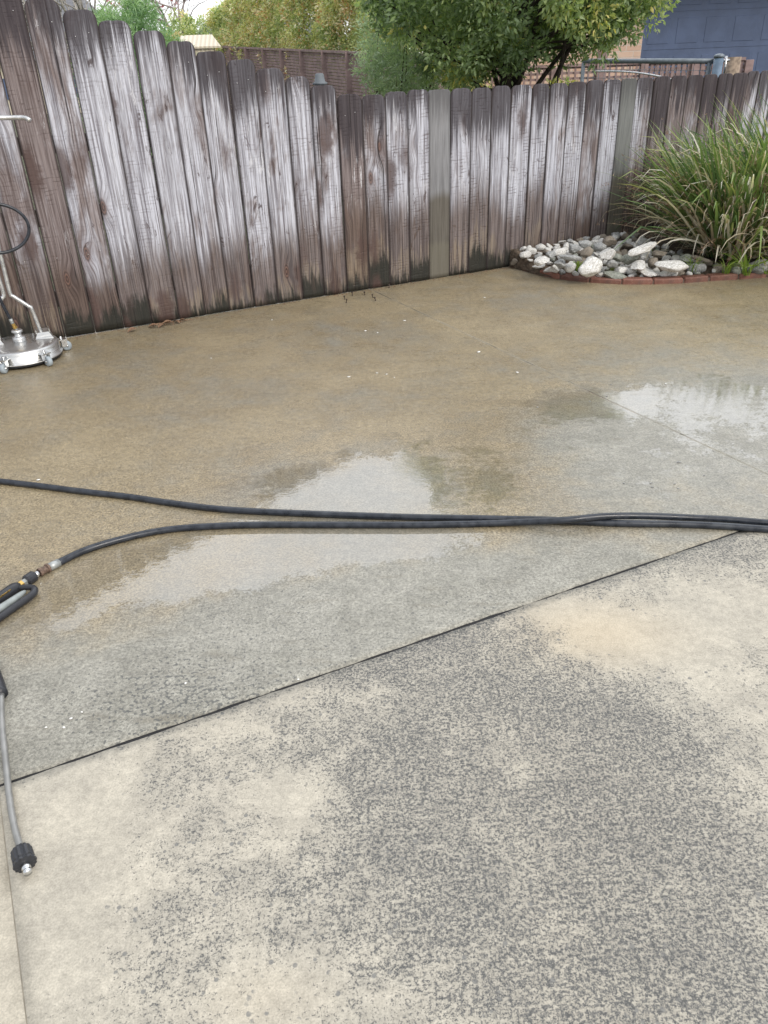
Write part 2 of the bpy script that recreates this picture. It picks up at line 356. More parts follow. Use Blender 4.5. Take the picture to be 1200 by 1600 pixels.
def wood_new(name, c0, c1):
    t = MT(name); A = t.attr('bd'); g1 = t.noise(1, 5, .6, vec=t.map((80, 10, 2.5))); sl_ = t.noise(1, 3, .5, vec=t.map((14, 4, 1.1)))
    col = t.mix(t.step(g1, .3, .7), c0, c1)
    f = t.step(t.math('MULTIPLY_ADD', t.math('SUBTRACT', sl_, .5), -.12, A[1]), .52, .60, 1, 0)
    col = t.mix(t.math('MULTIPLY', f, .8), col, t.mix(t.step(g1, .3, .7), (.070, .060, .044), (.115, .100, .074)))
    sw = t.n('ShaderNodeTexWave'); sw.bands_direction = 'Z'; sw.inputs['Scale'].default_value = 11; sw.inputs['Distortion'].default_value = 6; t.L(t.tc(), sw.inputs['Vector'])
    tp = t.step(t.math('MULTIPLY_ADD', t.math('SUBTRACT', t.noise(1, 4, .7, vec=t.map((50, 4, 2))), .5), .5, A[0]), .02, .22, 1, 0); col = t.mix(t.math('MULTIPLY', tp, .6), col, (.06, .058, .062)); col = t.mix(t.math('MULTIPLY', t.step(g1, .55, .68), .6), col, (.09, .085, .085))
    f2 = t.step(t.math('MULTIPLY_ADD', t.math('SUBTRACT', g1, .5), -.1, A[1]), .22, .27, 1, 0); col = t.mix(t.math('MULTIPLY', f2, .45), col, (.17, .16, .125))
    return t.fin(col, .8, t.bump(g1, .0015, .7), Specular_IOR_Level=.3)
M_pal_new = wood_new('greyed_new_paling', (.15, .152, .162), (.30, .305, .325))
M_pal_green = wood_new('greenish_paling', (.12, .125, .125), (.225, .235, .232))
M_rail = simple('fence_rail_wood', (.13, .11, .09), .85, vs=15, bumpd=.001)
M_nail = simple('galvanised_nail', (.7, .7, .72), .35, .8)

def brick_edge_mat():
    t = MT('red_edging_brick'); n = t.noise(18, 5, .65); f = t.noise(120, 3)
    c = t.mix(t.step(n, .35, .7), (.175, .072, .052), (.30, .140, .105)); c = t.mix(t.math('MULTIPLY', t.step(t.noise(9, 4), .55, .7), .6), c, (.07, .05, .045))
    c = t.mix(t.math('MULTIPLY', t.step(f, .55, .7), .4), c, (.38, .26, .21))
    oi = t.n('ShaderNodeObjectInfo'); c = t.mix(1, c, t.step(oi.outputs['Random'], 0, 1, .7, 1.2), 'MULTIPLY')
    return t.fin(c, .55, t.bump(f, .002, .8))
M_brick = brick_edge_mat()
M_mortar = simple('edging_mortar', (.12, .10, .085), .9, vs=60, bumpd=.003)
def rock_mat(name, c0, c1, vein=(.62, .62, .60)):
    t = MT(name); oi = t.n('ShaderNodeObjectInfo'); cx = t.n('ShaderNodeCombineXYZ'); 
    for i in range(3): t.L(t.math('MULTIPLY', oi.outputs['Random'], 31.0 + 7 * i), cx.inputs[i])
    va = t.n('ShaderNodeVectorMath', operation='ADD'); t.L(t.tc(), va.inputs[0]); t.L(cx.outputs[0], va.inputs[1]); v = va.outputs[0]
    n = t.noise(14, 6, .65, vec=v, dist=1.2); m = t.noise(60, 4, .6, vec=v)
    c = t.mix(t.step(n, .38, .62), c0, c1); c = t.mix(t.math('MULTIPLY', t.step(t.noise(9, 5, .7, vec=v, dist=2.5), .55, .62), .6), c, vein)
    c = t.mix(t.math('MULTIPLY', t.step(m, .56, .66), .5), c, tuple(k * .35 for k in c0))
    return t.fin(c, t.step(n, .3, .7, .45, .75), t.bump(m, .003, .7))
M_rw = rock_mat('white_stone', (.42, .41, .38), (.80, .80, .79)); M_rg = rock_mat('grey_stone', (.17, .18, .185), (.42, .425, .42))
M_rb = rock_mat('brown_stone', (.15, .125, .10), (.30, .26, .21), (.42, .40, .36)); M_rgg = rock_mat('green_grey_stone', (.16, .175, .15), (.32, .335, .29))
def soil_mat():
    t = MT('bed_soil'); n = t.noise(30, 6, .7); v = t.vor(55)
    c = t.mix(t.step(n, .35, .65), (.05, .036, .025), (.14, .105, .075)); c = t.mix(t.step(v, .1, .35, .6, 0), c, (.22, .19, .15))
    return t.fin(c, .95, t.bump(n, .02, .8))
M_soil = soil_mat()
def ground_mat():
    t = MT('rough_ground'); n = t.noise(3, 6, .7); g = t.noise(40, 4)
    c = t.mix(t.step(n, .4, .6), (.045, .065, .022), (.12, .10, .07)); c = t.mix(t.step(g, .4, .7, 0, .5), c, (.07, .09, .035))
    return t.fin(c, .95, t.bump(g, .03, .8))
M_ground = ground_mat()
def hose_mat():
    t = MT('black_rubber_hose'); n = t.noise(40, 4); s = t.noise(1, 3, .6, vec=t.map((6, 6, 6)))
    c = t.mix(t.step(n, .35, .65), (.014, .018, .026), (.030, .036, .048)); c = t.mix(t.math('MULTIPLY', t.step(s, .58, .72), .35), c, (.09, .10, .11))
    return t.fin(c, t.step(n, .3, .7, .26, .42), t.bump(t.noise(300, 3), .0004, .6))
M_hose = hose_mat()
M_blackp = simple('black_plastic', (.022, .024, .030), .42, vs=60, bumpd=.0004, bs=200)
M_greyp = simple('grey_plastic_trigger', (.26, .29, .29), .38, vs=50)
M_chrome = simple('chromed_steel', (.62, .63, .64), .2, 1., vs=30)
def steel_brushed():
    t = MT('brushed_stainless'); n = t.noise(1, 4, .6, vec=t.map((6, 6, 160))); m = t.noise(9, 4)
    c = t.mix(t.step(m, .3, .7), (.56, .565, .56), (.72, .725, .72)); return t.fin(c, t.step(n, .3, .7, .22, .42), t.bump(n, .0004, .5), Metallic=.92)
M_steel = steel_brushed()
M_satin = simple('satin_aluminium_tube', (.62, .63, .64), .33, .85, vs=30)
M_dull = simple('dull_grey_steel', (.30, .30, .29), .5, .6, vs=30)
M_brass = simple('brass_fitting', (.62, .42, .14), .3, 1., vs=60)
M_rust = simple('rusty_ferrule', (.16, .11, .085), .6, .4, var=.4, vs=120, bumpd=.0006, bs=200)
M_capg = simple('grey_painted_cap', (.13, .15, .17), .7)
M_caster = simple('pale_caster_rubber', (.33, .38, .42), .5)
M_zinc = simple('weathered_zinc', (.36, .38, .38), .45, .5, vs=40)

def leaf_mat(name, cols, trans=.35, rough=.45):
    t = MT(name); a = t.n('ShaderNodeAttribute'); a.attribute_name = 'lv'; sp = t.n('ShaderNodeSeparateColor'); t.L(a.outputs['Color'], sp.inputs[0])
    r = t.n('ShaderNodeValToRGB'); e = r.color_ramp.elements
    for i, (p, c) in enumerate(cols):
        if i < 2: e[i].position = p; e[i].color = (*c, 1)
        else: k = e.new(p); k.color = (*c, 1)
    t.L(sp.outputs[0], r.inputs[0]); c = r.outputs[0]
    t.fin(c, rough); tr = t.n('ShaderNodeBsdfTranslucent'); t.L(t.mix(1, c, (1.5, 1.6, .8), 'MULTIPLY'), tr.inputs['Color'])
    ms = t.n('ShaderNodeMixShader'); ms.inputs[0].default_value = trans; t.L(t.b.outputs[0], ms.inputs[1]); t.L(tr.outputs[0], ms.inputs[2])
    t.L(ms.outputs[0], t.t.nodes['Material Output'].inputs['Surface']); return t.m

# ------------------------------------------------------------------ ground, slabs
gb = MB(); gb.add([(-400, -60, -.06), (400, -60, -.06), (400, 700, -.06), (-400, 700, -.06)], [(0, 1, 2, 3)])
tag(gb.build('ground', M_ground), 'rough grassy ground beyond the paling fence', 'ground', kind='structure')

JA, JB = Vector(gp(0, 1226)), Vector(gp(1150, 831)); jd = (JB - JA).normalized(); jn = Vector((-jd.y, jd.x, 0))
FA, FB = Vector(gp(153, 520)), Vector(gp(790, 418)); fd = (FB - FA).normalized(); fn = Vector((-fd.y, fd.x, 0))   # fn points away from the camera
def nz(p, s, seed=0): return mnoise.noise(Vector((p[0] * s + seed, p[1] * s - seed, seed * .37)))
_bc = {}
def blob(p, px, py, rx, ry, sharp=1.0):
    k = (px, py, rx, ry)
    if k not in _bc:
        c = gp(px, py); a = gp(px + rx, py); b = gp(px, py - ry); _bc[k] = (c, math.dist(a, c), math.dist(b, c))
    c, ex, ey = _bc[k]
    q = ((p[0] - c[0]) / ex) ** 2 + ((p[1] - c[1]) / ey) ** 2
    return math.exp(-q * sharp)
def slab(name, c00, c10, c11, c01, nu, nv, mat, stf, thick=.05, jag=0.0):
    V = []; S = []
    for j in range(nv + 1):
        for i in range(nu + 1):
            u = i / nu; v = j / nv; p = c00.lerp(c10, u).lerp(c01.lerp(c11, u), v)
            if jag and j == 0: p = p - jn * 0 + jn * (jag * (nz(p, 40) + nz(p, 9, 3)))
            V.append((p.x, p.y, -.002 if (jag and j == 0) else 0)); S.append(stf(p))
    Fc = [(j * (nu + 1) + i, j * (nu + 1) + i + 1, (j + 1) * (nu + 1) + i + 1, (j + 1) * (nu + 1) + i) for j in range(nv) for i in range(nu)]
    ring = [i for i in range(nu + 1)] + [j * (nu + 1) + nu for j in range(1, nv + 1)] + [nv * (nu + 1) + i for i in range(nu - 1, -1, -1)] + [j * (nu + 1) for j in range(nv - 1, 0, -1)]
    b = len(V)
    for k in ring: V.append((V[k][0], V[k][1], -thick)); S.append(S[k])
    for k in range(len(ring)):
        k2 = (k + 1) % len(ring); Fc.append((ring[k], b + k, b + k2, ring[k2]))
    return mesh_np(name, V, Fc, mat, attrs={'st': S})
def st_wet(p):
    tan = .72 - 1.0 * blob(p, 850, 960, 420, 110) - .55 * blob(p, 350, 1080, 380, 130) - .7 * blob(p, 1120, 690, 260, 90) - .45 * blob(p, 600, 765, 170, 55) - .35 * blob(p, 950, 720, 120, 60) - .3 * blob(p, 1180, 600, 160, 60) + .25 * blob(p, 790, 720, 130, 110)  # greys: washed concrete and painted sheen; added tan blob paints the tree's reflection
    tan -= .45 * blob(p, 20, 1120, 180, 90)
    wet = .54
    for (x, y, rx, ry, a) in ((430, 856, 290, 34, .40), (200, 912, 190, 36, .40), (915, 630, 100, 22, .40), (1120, 690, 200, 80, .13), (590, 775, 200, 50, .20), (1080, 615, 120, 20, .08), (470, 765, 120, 36, .15), (640, 720, 260, 70, .16), (60, 960, 90, 26, .35), (1150, 620, 130, 40, .2), (560, 850, 130, 22, .25)):
        wet += a * blob(p, x, y, rx, ry)
    wet -= .35 * blob(p, 500, 1130, 500, 70) + .30 * blob(p, 1000, 900, 260, 60) + .16 * blob(p, 880, 460, 400, 60)
    lich = .05 + .75 * blob(p, 330, 1090, 260, 70) + .35 * blob(p, 150, 830, 150, 60) + .3 * blob(p, 800, 960, 200, 60) + .25 * blob(p, 1060, 740, 160, 40) + .25 * blob(p, 430, 970, 200, 50)
    return (min(1, max(0, tan)), min(1, max(0, wet)), min(1, max(0, lich + .25 * nz(p, 3, 5))))
def st_dry(p):
    d = .80 + .26 * nz(p, 1.1, 2)
    for (x, y, rx, ry, a) in ((90, 1300, 130, 110, -.65), (450, 1250, 70, 40, -.40), (1000, 1000, 130, 45, -.72), (880, 955, 70, 22, -.5), (1150, 960, 130, 50, -.42), (60, 1480, 130, 120, -.45), (400, 1560, 120, 80, -.3),
                              (780, 1200, 220, 160, .38), (1100, 1180, 160, 120, .12), (620, 1340, 160, 90, .22), (900, 1010, 120, 30, .12), (1000, 1500, 260, 110, .22), (850, 1380, 100, 70, .2), (740, 1040, 110, 40, .2), (940, 1430, 60, 40, -.2), (1150, 1080, 90, 50, -.3)):
        d += a * blob(p, x, y, rx, ry)
    warm = .8 * blob(p, 930, 990, 130, 45) + .35 * blob(p, 400, 1560, 130, 70) + .2 * nz(p, 1.7, 8)
    return (min(1, max(0, d)), min(1, max(0, warm)), 0)
gap = .0045
w0 = JA - jd * 5 + jn * gap; w1 = JA + jd * 12 + jn * gap
f0 = FA - fd * 4.2 + fn * .05; f1 = FA + fd * 14 + fn * .05
tag(slab('driveway', w0, w1, f1, f0, 420, 200, M_wet, st_wet, jag=.0035), 'wet tan concrete driveway slab running up to the paling fence', 'driveway', kind='structure')
LA, LB = Vector(gp(6, 1300)), Vector(gp(42, 1600)); ld = (LA - LB).normalized()
# the dry slabs: split along the fine joint at the lower left
tI = (JA - LA); den = ld.x * jd.y - ld.y * jd.x
tt = (tI.x * jd.y - tI.y * jd.x) / den; LI = LA + ld * tt
d0 = LI - jn * gap; back = LI - ld * 6
rr = Vector((ld.y, -ld.x, 0))
d1 = JA + jd * 12 - jn * gap
tag(slab('driveway', d0 + rr * .0012, d1, d1 - jn * 9, back + rr * .0012, 320, 200, M_dry, st_dry, jag=-.003), 'dry cream concrete slab speckled with dark lichen in the foreground', 'driveway', kind='structure')
dl = JA - jd * 5 - jn * gap
tag(slab('driveway', dl, d0 - rr * .0012, back - rr * .0012, dl - jn * 7, 60, 60, M_dry, lambda p: (.12, .1, 0), jag=-.003), 'narrow cleaner strip of concrete past the fine joint, lower left', 'driveway', kind='structure')

M_fine = simple('fine_brown_joint', (.25, .23, .19), .9, vs=40)
M_joint = simple('black_grimy_joint', (.016, .016, .018), .9, vs=40, bumpd=.003)
m = MB(); a_ = JA - jd * 4.9; b_ = JA + jd * 11.9
for (a_, b_, n_, w_, z_) in ((JA - jd * 4.9, JA + jd * 11.9, jn, .0075, -.0045),):
    m.add([a_ - n_ * w_ + Vector((0, 0, z_)), b_ - n_ * w_ + Vector((0, 0, z_)), b_ + n_ * w_ + Vector((0, 0, z_)), a_ + n_ * w_ + Vector((0, 0, z_))], [(0, 1, 2, 3)])
tag(m.build('joint', M_joint), 'black grimy filler in the joint between the wet and the dry slab', 'joint', kind='structure')
m = MB(); a_, b_, n_, z_ = LI - jn * .02, LI - ld * 5.8, rr, -.0015
m.add([a_ - n_ * .003 + Vector((0, 0, z_)), b_ - n_ * .003 + Vector((0, 0, z_)), b_ + n_ * .003 + Vector((0, 0, z_)), a_ + n_ * .003 + Vector((0, 0, z_))], [(0, 1, 2, 3)])
tag(m.build('joint', M_fine), 'fine brown filled joint at the lower left', 'joint', kind='structure')

# ------------------------------------------------------------------ paling fence
n2 = (fn.x, fn.y)
fence = empty('paling_fence', (FA.x, FA.y, 0), 'long weathered grey and brown wooden paling fence with black stained dog-eared tops', 'fence')
tops = [(97, 148, 15), (155, 203, 32), (209, 257, 48), (260, 305, 64), (308, 352, 80), (357, 398, 93), (400, 443, 107), (447, 483, 120), (487, 526, 133), (527, 565, 147), (565, 601, 148), (602, 636, 143), (637, 670, 140), (671, 704, 140), (705, 736, 138), (738, 768, 137), (769, 799, 134), (800, 832, 133), (833, 859, 131), (860, 887, 130), (888, 916, 128), (918, 943, 125), (945, 971, 124), (972, 994, 123), (996, 1022, 121), (1024, 1048, 119), (1050, 1074, 118), (1075, 1099, 117), (1100, 1121, 116), (1123, 1144, 115), (1146, 1168, 114), (1170, 1188, 111), (1189, 1210, 110)]
def along(px, py):
    q = vp(px, py, FA, n2); return (Vector(q) - FA).dot(fd), q[2]
bl = []
for (x0, x1, yt) in tops:
    s0, _ = along(x0, yt + 12); s1, _ = along(x1, yt + 12); _, zt = along((x0 + x1) / 2, yt); bl.append([s0, s1, zt])
for i in range(len(bl) - 1):       # close the gaps, keep the measured joints
    m = (bl[i][1] + bl[i + 1][0]) / 2; bl[i][1] = m - .0012; bl[i + 1][0] = m + .0012
while bl[0][0] > -2.6:             # rising boards out to the left
    s1 = bl[0][0] - .004; bl.insert(0, [s1 - .166, s1, bl[0][2] + .048]) 
NL = len(bl) - len(tops)
while bl[-1][1] < 9.5:
    s0 = bl[-1][1] + .004; bl.append([s0, s0 + .153, bl[-1][2] + random.uniform(-.006, .006)])
special = {13: 'new', 23: 'green'}
brown = {9: .7, 10: .45, 4: .2, 3: .3, 11: .2, 12: .1, 14: .15, 15: 0, 16: .05, 17: .1, 18: 0, 19: .3, 20: .2, 21: .5, 22: .1, 24: .45, 25: .7, 26: .7, 27: .5, 28: 1, 29: .6, 30: .9, 31: .4, -1: .45, -2: .85, -3: .5, -4: .6, 7: .2, 8: .3}
saw = {9: .9, 10: .7, 11: 1, 12: 1, 14: .8, 15: 1, 17: .9, 18: .9, 20: .9, 22: .8, 7: .6, 8: .5, 0: .4, 1: .5, 5: .4, -2: .8, -1: .3, -3: .6, 24: .6}
for bi, (s0, s1, zt) in enumerate(bl):
    k = bi - NL; wd = s1 - s0; th = .019; nx, nzs = 8, 44
    cham = wd * random.uniform(.20, .27); flat = k in special
    if flat: cham = wd * .08
    off = random.uniform(-.004, .004); cup = random.uniform(-.003, .003); tw = random.uniform(-.006, .006); bow = random.uniform(-.004, .004); sh = random.uniform(-.004, .004)
    sd_ = random.random(); V = []; A1 = []; B1 = []; Fc = []
    zs = [zt * (j / (nzs - 6)) * .93 if j <= nzs - 6 else None for j in range(nzs)]
    zs = list(np.linspace(0.004, zt - cham * 1.25, nzs - 5)) + [zt - cham * 1.25 * (1 - q) for q in (.25, .5, .75, .92, 1)]
    for side in (0, 1):
        for z in zs:
            tq = max(0, (z - (zt - cham * 1.25)) / (cham * 1.25)); ins = cham * (1 - math.sqrt(max(0, 1 - tq ** 2.2))) if not flat else cham * tq
            rag = .0013 * mnoise.noise(Vector((z * 9, sd_ * 50, 0)))
            for i in range(nx + 1):
                u = i / nx; xx = -wd / 2 + ins + (wd - 2 * ins) * u + rag + sh * z / zt
                yy = off + cup * (4 * (u - .5) ** 2) + tw * (u - .5) * z + bow * math.sin(PI * z / zt) + (.0012 * mnoise.noise(Vector((u * 4, z * 5, sd_ * 90))))
                zz = z + (.004 * mnoise.noise(Vector((u * 3, sd_ * 70, 1))) if z == zs[-1] else 0)
                rd = .003 if i in (0, nx) else 0
                V.append((xx, yy + rd if side == 0 else yy + th - rd, zz)); A1.append((zt - z, z, u)); B1.append((sd_, min(1, max(0, brown.get(k, random.uniform(0, .3)))) , saw.get(k, random.uniform(0, .35))))
    m = (nx + 1); tot = m * len(zs)
    for j in range(len(zs) - 1):
        for i in range(nx):
            a = j * m + i; Fc.append((a, a + 1, a + m + 1, a + m)); Fc.append((tot + a + 1, tot + a, tot + a + m, tot + a + m + 1))
        a = j * m; Fc.append((a, a + m, tot + a + m, tot + a)); a = j * m + nx; Fc.append((a + m, a, tot + a, tot + a + m))
    for i in range(nx):
        a = (len(zs) - 1) * m + i; Fc.append((a, a + 1, tot + a + 1, tot + a)); Fc.append((i + 1, i, tot + i, tot + i + 1))
    mat = {None: M_pal, 'new': M_pal_new, 'green': M_pal_green}[special.get(k)]
    o = mesh_np('paling', V, Fc, mat, fence, {'bd': A1, 'br': B1}, smooth=False)
    p = fd * ((s0 + s1) / 2); o.location = (p.x, p.y, 0); o.rotation_euler = (0, 0, math.atan2(fd.y, fd.x))
    if special.get(k) == 'new': o['label'] = 'newer plain grey flat-topped paling with damp brown lower half'
    if special.get(k) == 'green': o['label'] = 'newer greenish grey flat-topped paling'
    if -3 <= k <= 9:
        for q, (u, dz) in enumerate(((-.22, .115), (.2, .10), (-.2, zt - .45), (.22, zt - .46))):
            if q >= 2 and random.random() < .4: continue
            nb = MB(); nb.lathe([(.0022, 0), (.0022, .002), (.0008, .0026)], (0, 0, 0), 8, axisM((0, -1, 0)))
            na = nb.build('nail', M_nail, o); na.location = (u * wd, off - .0005, zt - dz)
for zr in (.22, .66, 1.02):
    m = MB(); m.box((0, 0, 0), (13, .045, .09), bev=.004); o = m.build('rail', M_rail, fence)
    p = fd * 3.4 + fn * .055; o.location = (p.x, p.y, zr); o.rotation_euler = (0, 0, math.atan2(fd.y, fd.x))
for i in range(6):
    m = MB(); m.box((0, 0, .5), (.1, .1, 1.06), bev=.006); o = m.build('post', M_rail, fence)
    p = fd * (-1.9 + i * 2.3) + fn * .135; o.location = (p.x, p.y, 0); o.rotation_euler = (0, 0, math.atan2(fd.y, fd.x))

# pipe with cowl behind the fence
c = vp(500, 131, (FA + fn * .13), n2); e = empty('vent_pipe', (c[0], c[1], 0), 'grey capped pipe poking up behind a black-topped paling', 'pipe')
m = MB(); m.tube([(0, 0, -.05), (0, 0, c[2] - .0)], .03, 16); m.build('pipe', M_zinc, e)
m = MB(); m.lathe([(.045, -.005), (.046, .006), (.032, .012), (.026, .05), (.02, .056)], (0, 0, c[2]), 20); m.build('cap', M_capg, e)

# ------------------------------------------------------------------ garden bed: edging, soil, stones
edge_px = [(796, 417), (840, 430), (873, 437), (920, 442), (971, 445), (1021, 445), (1069, 443), (1109, 440), (1155, 437), (1200, 434), (1250, 431), (1300, 428), (1350, 425)]
E = [Vector(gp(x, y)) for x, y in edge_px]
ed = empty('brick_edging', tuple(E[0]), 'low curved edging of red-brown bricks around the stone bed', 'edging')
def crom(P, n=12):
    o = []
    for i in range(len(P) - 1):
        p0 = P[max(i - 1, 0)]; p1 = P[i]; p2 = P[i + 1]; p3 = P[min(i + 2, len(P) - 1)]
        for j in range(n):
            t = j / n; o.append(.5 * ((2 * p1) + (p2 - p0) * t + (2 * p0 - 5 * p1 + 4 * p2 - p3) * t * t + (3 * p1 - p0 - 3 * p2 + p3) * t ** 3))
    return o + [P[-1]]
CE = crom(E)
for i in range(len(E) - 1):
    a, b = E[i], E[i + 1]; d = b - a; L = d.length; d.normalize(); nn = Vector((-d.y, d.x, 0)); cpt = (a + b) / 2 + nn * .045
    m = MB(); m.box((0, 0, 0), (L - .010, .075, .06), bev=.007); o = m.build('brick', M_brick, ed)
    o.location = cpt - E[0] + Vector((0, 0, .004 + random.uniform(-.002, .002))); o.rotation_euler = (random.uniform(-.02, .02), random.uniform(-.01, .01), math.atan2(d.y, d.x) + random.uniform(-.015, .015))
m = MB()
for i in range(len(E) - 1):
    a, b = E[i] - E[0], E[i + 1] - E[0]; d = (b - a).normalized(); nn = Vector((-d.y, d.x, 0)); q = (a + b) / 2 + nn * .047; m.box((q.x, q.y, -.003), ((b - a).length + .01, .062, .054), math.atan2(d.y, d.x))
m.build('mortar', M_mortar, ed)
def bed_z(p):                       # height of the soil mound
    return .02 + .05 * max(0, min(1, (dist_edge(p) - .05) / .8))
def dist_edge(p): return min((Vector((p[0], p[1], 0)) - q).length for q in CE[::4])
V = []; Fc = []; nr = 14
for i, q in enumerate(CE):
    s = (q - FA).dot(fd); g = FA + fd * s - fn * .0
    for j in range(nr + 1):
        t = j / nr; p = (q + fn * .05).lerp(g, t); V.append((p.x, p.y, .004 + .12 * min(1, t * 1.1) * min(1, (g - q).length / .45) + .008 * nz(p, 14)))
for i in range(len(CE) - 1):
    for j in range(nr): a = i * (nr + 1) + j; Fc.append((a, a + nr + 1, a + nr + 2, a + 1))
tag(mesh_np('soil', V, Fc, M_soil, smooth=True), 'dark soil mound of the garden bed under the stones', 'soil', kind='structure')
def soil_h(p):
    q = min(CE, key=lambda c_: abs((c_ - Vector((p[0], p[1], 0))).dot(fd))); s = (q - FA).dot(fd); g = FA + fd * s
    L = (g - q).length + 1e-6; t = max(0, min(1, (Vector((p[0], p[1], 0)) - q).dot(fn) / L)); return .004 + .12 * min(1, t * 1.1) * min(1, L / .45)
def stone_mesh(seed, fl=.6, ang=0):
    import bmesh
    bm = bmesh.new(); bmesh.ops.create_icosphere(bm, subdivisions=3, radius=.5)
    rnd = random.Random(seed); pl = [(Vector((rnd.gauss(0, 1), rnd.gauss(0, 1), rnd.gauss(0, 1))).normalized(), rnd.uniform(.27, .42)) for _ in range(13 if ang else 8)]
    for v in bm.verts:
        p = v.co.copy()
        for n_, d_ in pl:
            k = p.dot(n_) - d_
            if k > 0: p -= n_ * k * (.97 if ang else .85)
        p *= 1 + .16 * mnoise.noise(p * 2.6 + Vector((seed * 3.1, 0, 0))) + .07 * mnoise.noise(p * 7 + Vector((0, seed, 0)))
        v.co = Vector((p.x * 1.08, p.y * .86, p.z * fl))
    me = bpy.data.meshes.new('stone'); bm.to_mesh(me); bm.free()
    me.polygons.foreach_set('use_smooth', [not ang] * len(me.polygons)); return me
SM = {}
for i in range(8):
    for kind, mt in (('w', M_rw), ('g', M_rg), ('b', M_rb), ('q', M_rgg)):
        me = stone_mesh(i + 1, random.uniform(.5, .75), i % 2); me.materials.append(mt); SM[(kind, i)] = me
placed = []
def stone(px, py, wpx, kind, label, zl=0.0, shape=None, rz=None):
    c = gp(px, py + wpx * .18, .05); sc = wpx / F * math.dist(c, (0, 0, H)) * .98
    o = bpy.data.objects.new('stone', SM[(kind, random.randrange(8) if shape is None else shape)]); COL.objects.link(o)
    z = soil_h(c) + sc * .22 + zl; c2 = gp(px, py + wpx * .1, z)
    o.location = c2; o.scale = (sc, sc, sc); o.rotation_euler = (random.uniform(-.35, .35), random.uniform(-.35, .35), random.uniform(0, 6.28) if rz is None else rz)
    tag(o, label, 'stone', 'stones piled in the garden bed'); placed.append((c2[0], c2[1], sc)); return o
S = [(922, 412, 40, 'w', 'largest white boulder near the front of the bed, beside a green weed', .02),
     (915, 380, 20, 'g', 'pale grey stone topmost of the pile against the fence', .06), (897, 385, 22, 'g', 'grey stone at the top of the pile left of the topmost one', .04),
     (937, 383, 19, 'g', 'mottled grey stone just right of the topmost stone', .04), (952, 376, 22, 'b', 'brownish rough stone under the greenish paling', .04),
     (918, 392, 18, 'b', 'small brown stone directly above the largest white boulder', .06), (893, 400, 30, 'g', 'long flat blue-grey stone above the white boulder on its left', .04),
     (845, 405, 26, 'w', 'white jagged stone near the left tip of the bed', .02), (843, 414, 20, 'w', 'flat white stone lowest at the left tip of the bed', .0),
     (861, 397, 17, 'g', 'grey upright stone behind the left tip', .03), (873, 392, 18, 'w', 'small pale stone high on the left slope of the pile', .04),
     (866, 417, 24, 'w', 'white and grey veined stone left of the grey slanting one', .01), (876, 411, 22, 'g', 'dark grey slanting stone between two white ones', .03),
     (891, 415, 20, 'w', 'white rounded stone just left of the largest boulder', .02), (887, 425, 13, 'g', 'small round grey stone beside the edging below the veined stones', 0),
     (912, 427, 22, 'q', 'flat green-grey stone in front of the largest boulder', 0), (949, 395, 24, 'w', 'white angular stone behind the oval grey one', .05),
     (966, 401, 20, 'q', 'green-grey rounded stone in the middle of the bed', .04), (985, 401, 26, 'q', 'big green-grey stone near the middle of the bed', .03),
     (1003, 386, 40, 'w', 'long white stone lying against the strap leaves', .06), (956, 411, 20, 'g', 'oval smooth grey stone right of the largest boulder', .03),
     (970, 421, 22, 'w', 'white oval stone by the edging in the middle of the bed', .01), (962, 428, 36, 'q', 'flat long grey-green stone lying along the edging', 0),
     (985, 422, 18, 'w', 'small cream stone right of the white oval one', .01), (999, 413, 27, 'w', 'blocky white stone left of the cracked white rock', .03),
     (1013, 423, 32, 'w', 'wide cream stone with brown flecks by the edging', .01), (1020, 408, 22, 'b', 'brown-grey stone left of the cracked white rock', .03),
     (1053, 411, 44, 'w', 'large cracked white rock at the foot of the strap-leaf clump', .03), (1045, 425, 30, 'w', 'white flat stone below the cracked white rock', .0),
     (1088, 416, 26, 'g', 'grey stone half hidden in weeds right of the cracked rock', .0), (1095, 402, 24, 'b', 'brown slab stone under the strap leaves', .02),
     (1150, 418, 28, 'q', 'pale grey-green block between the two long weed tufts', .01), (1187, 413, 34, 'g', 'dark blue-grey slaty stone at the right edge of the picture', .02),
     (1123, 420, 22, 'b', 'brown stone in the weeds left of the pale block', 0), (1030, 395, 22, 'b', 'dull brown stone shaded by the overhanging leaves', .03),
     (935, 432, 16, 'w', 'small white stone tucked against the brick edging', 0), (1072, 402, 20, 'q', 'green-grey stone behind the cracked white rock', .02)]
for a in S:
    o = stone(*a)
    if a[4].startswith('long white'): o.scale = (o.scale[0] * 1.1, o.scale[0] * .5, o.scale[0] * .5); o.rotation_euler = (.1, -.25, .45)
    if a[4].startswith('large cracked'): o.scale = (o.scale[0] * 1.1, o.scale[0] * .75, o.scale[0] * .55); o.rotation_euler = (.15, .1, .0)
    if 'flat' in a[4] or 'wide' in a[4] or 'slab' in a[4]: o.scale = (o.scale[0] * 1.1, o.scale[0] * .6, o.scale[0] * .5); o.rotation_euler[2] = random.uniform(-.5, .5)
random.seed(99); cnt = 0; tries = 0
def project(p):
    v = RW.T @ (np.array(p) - np.array([0, 0, H])); return 600 + F * v[0] / v[2], 800 + F * v[1] / v[2]
pile = []
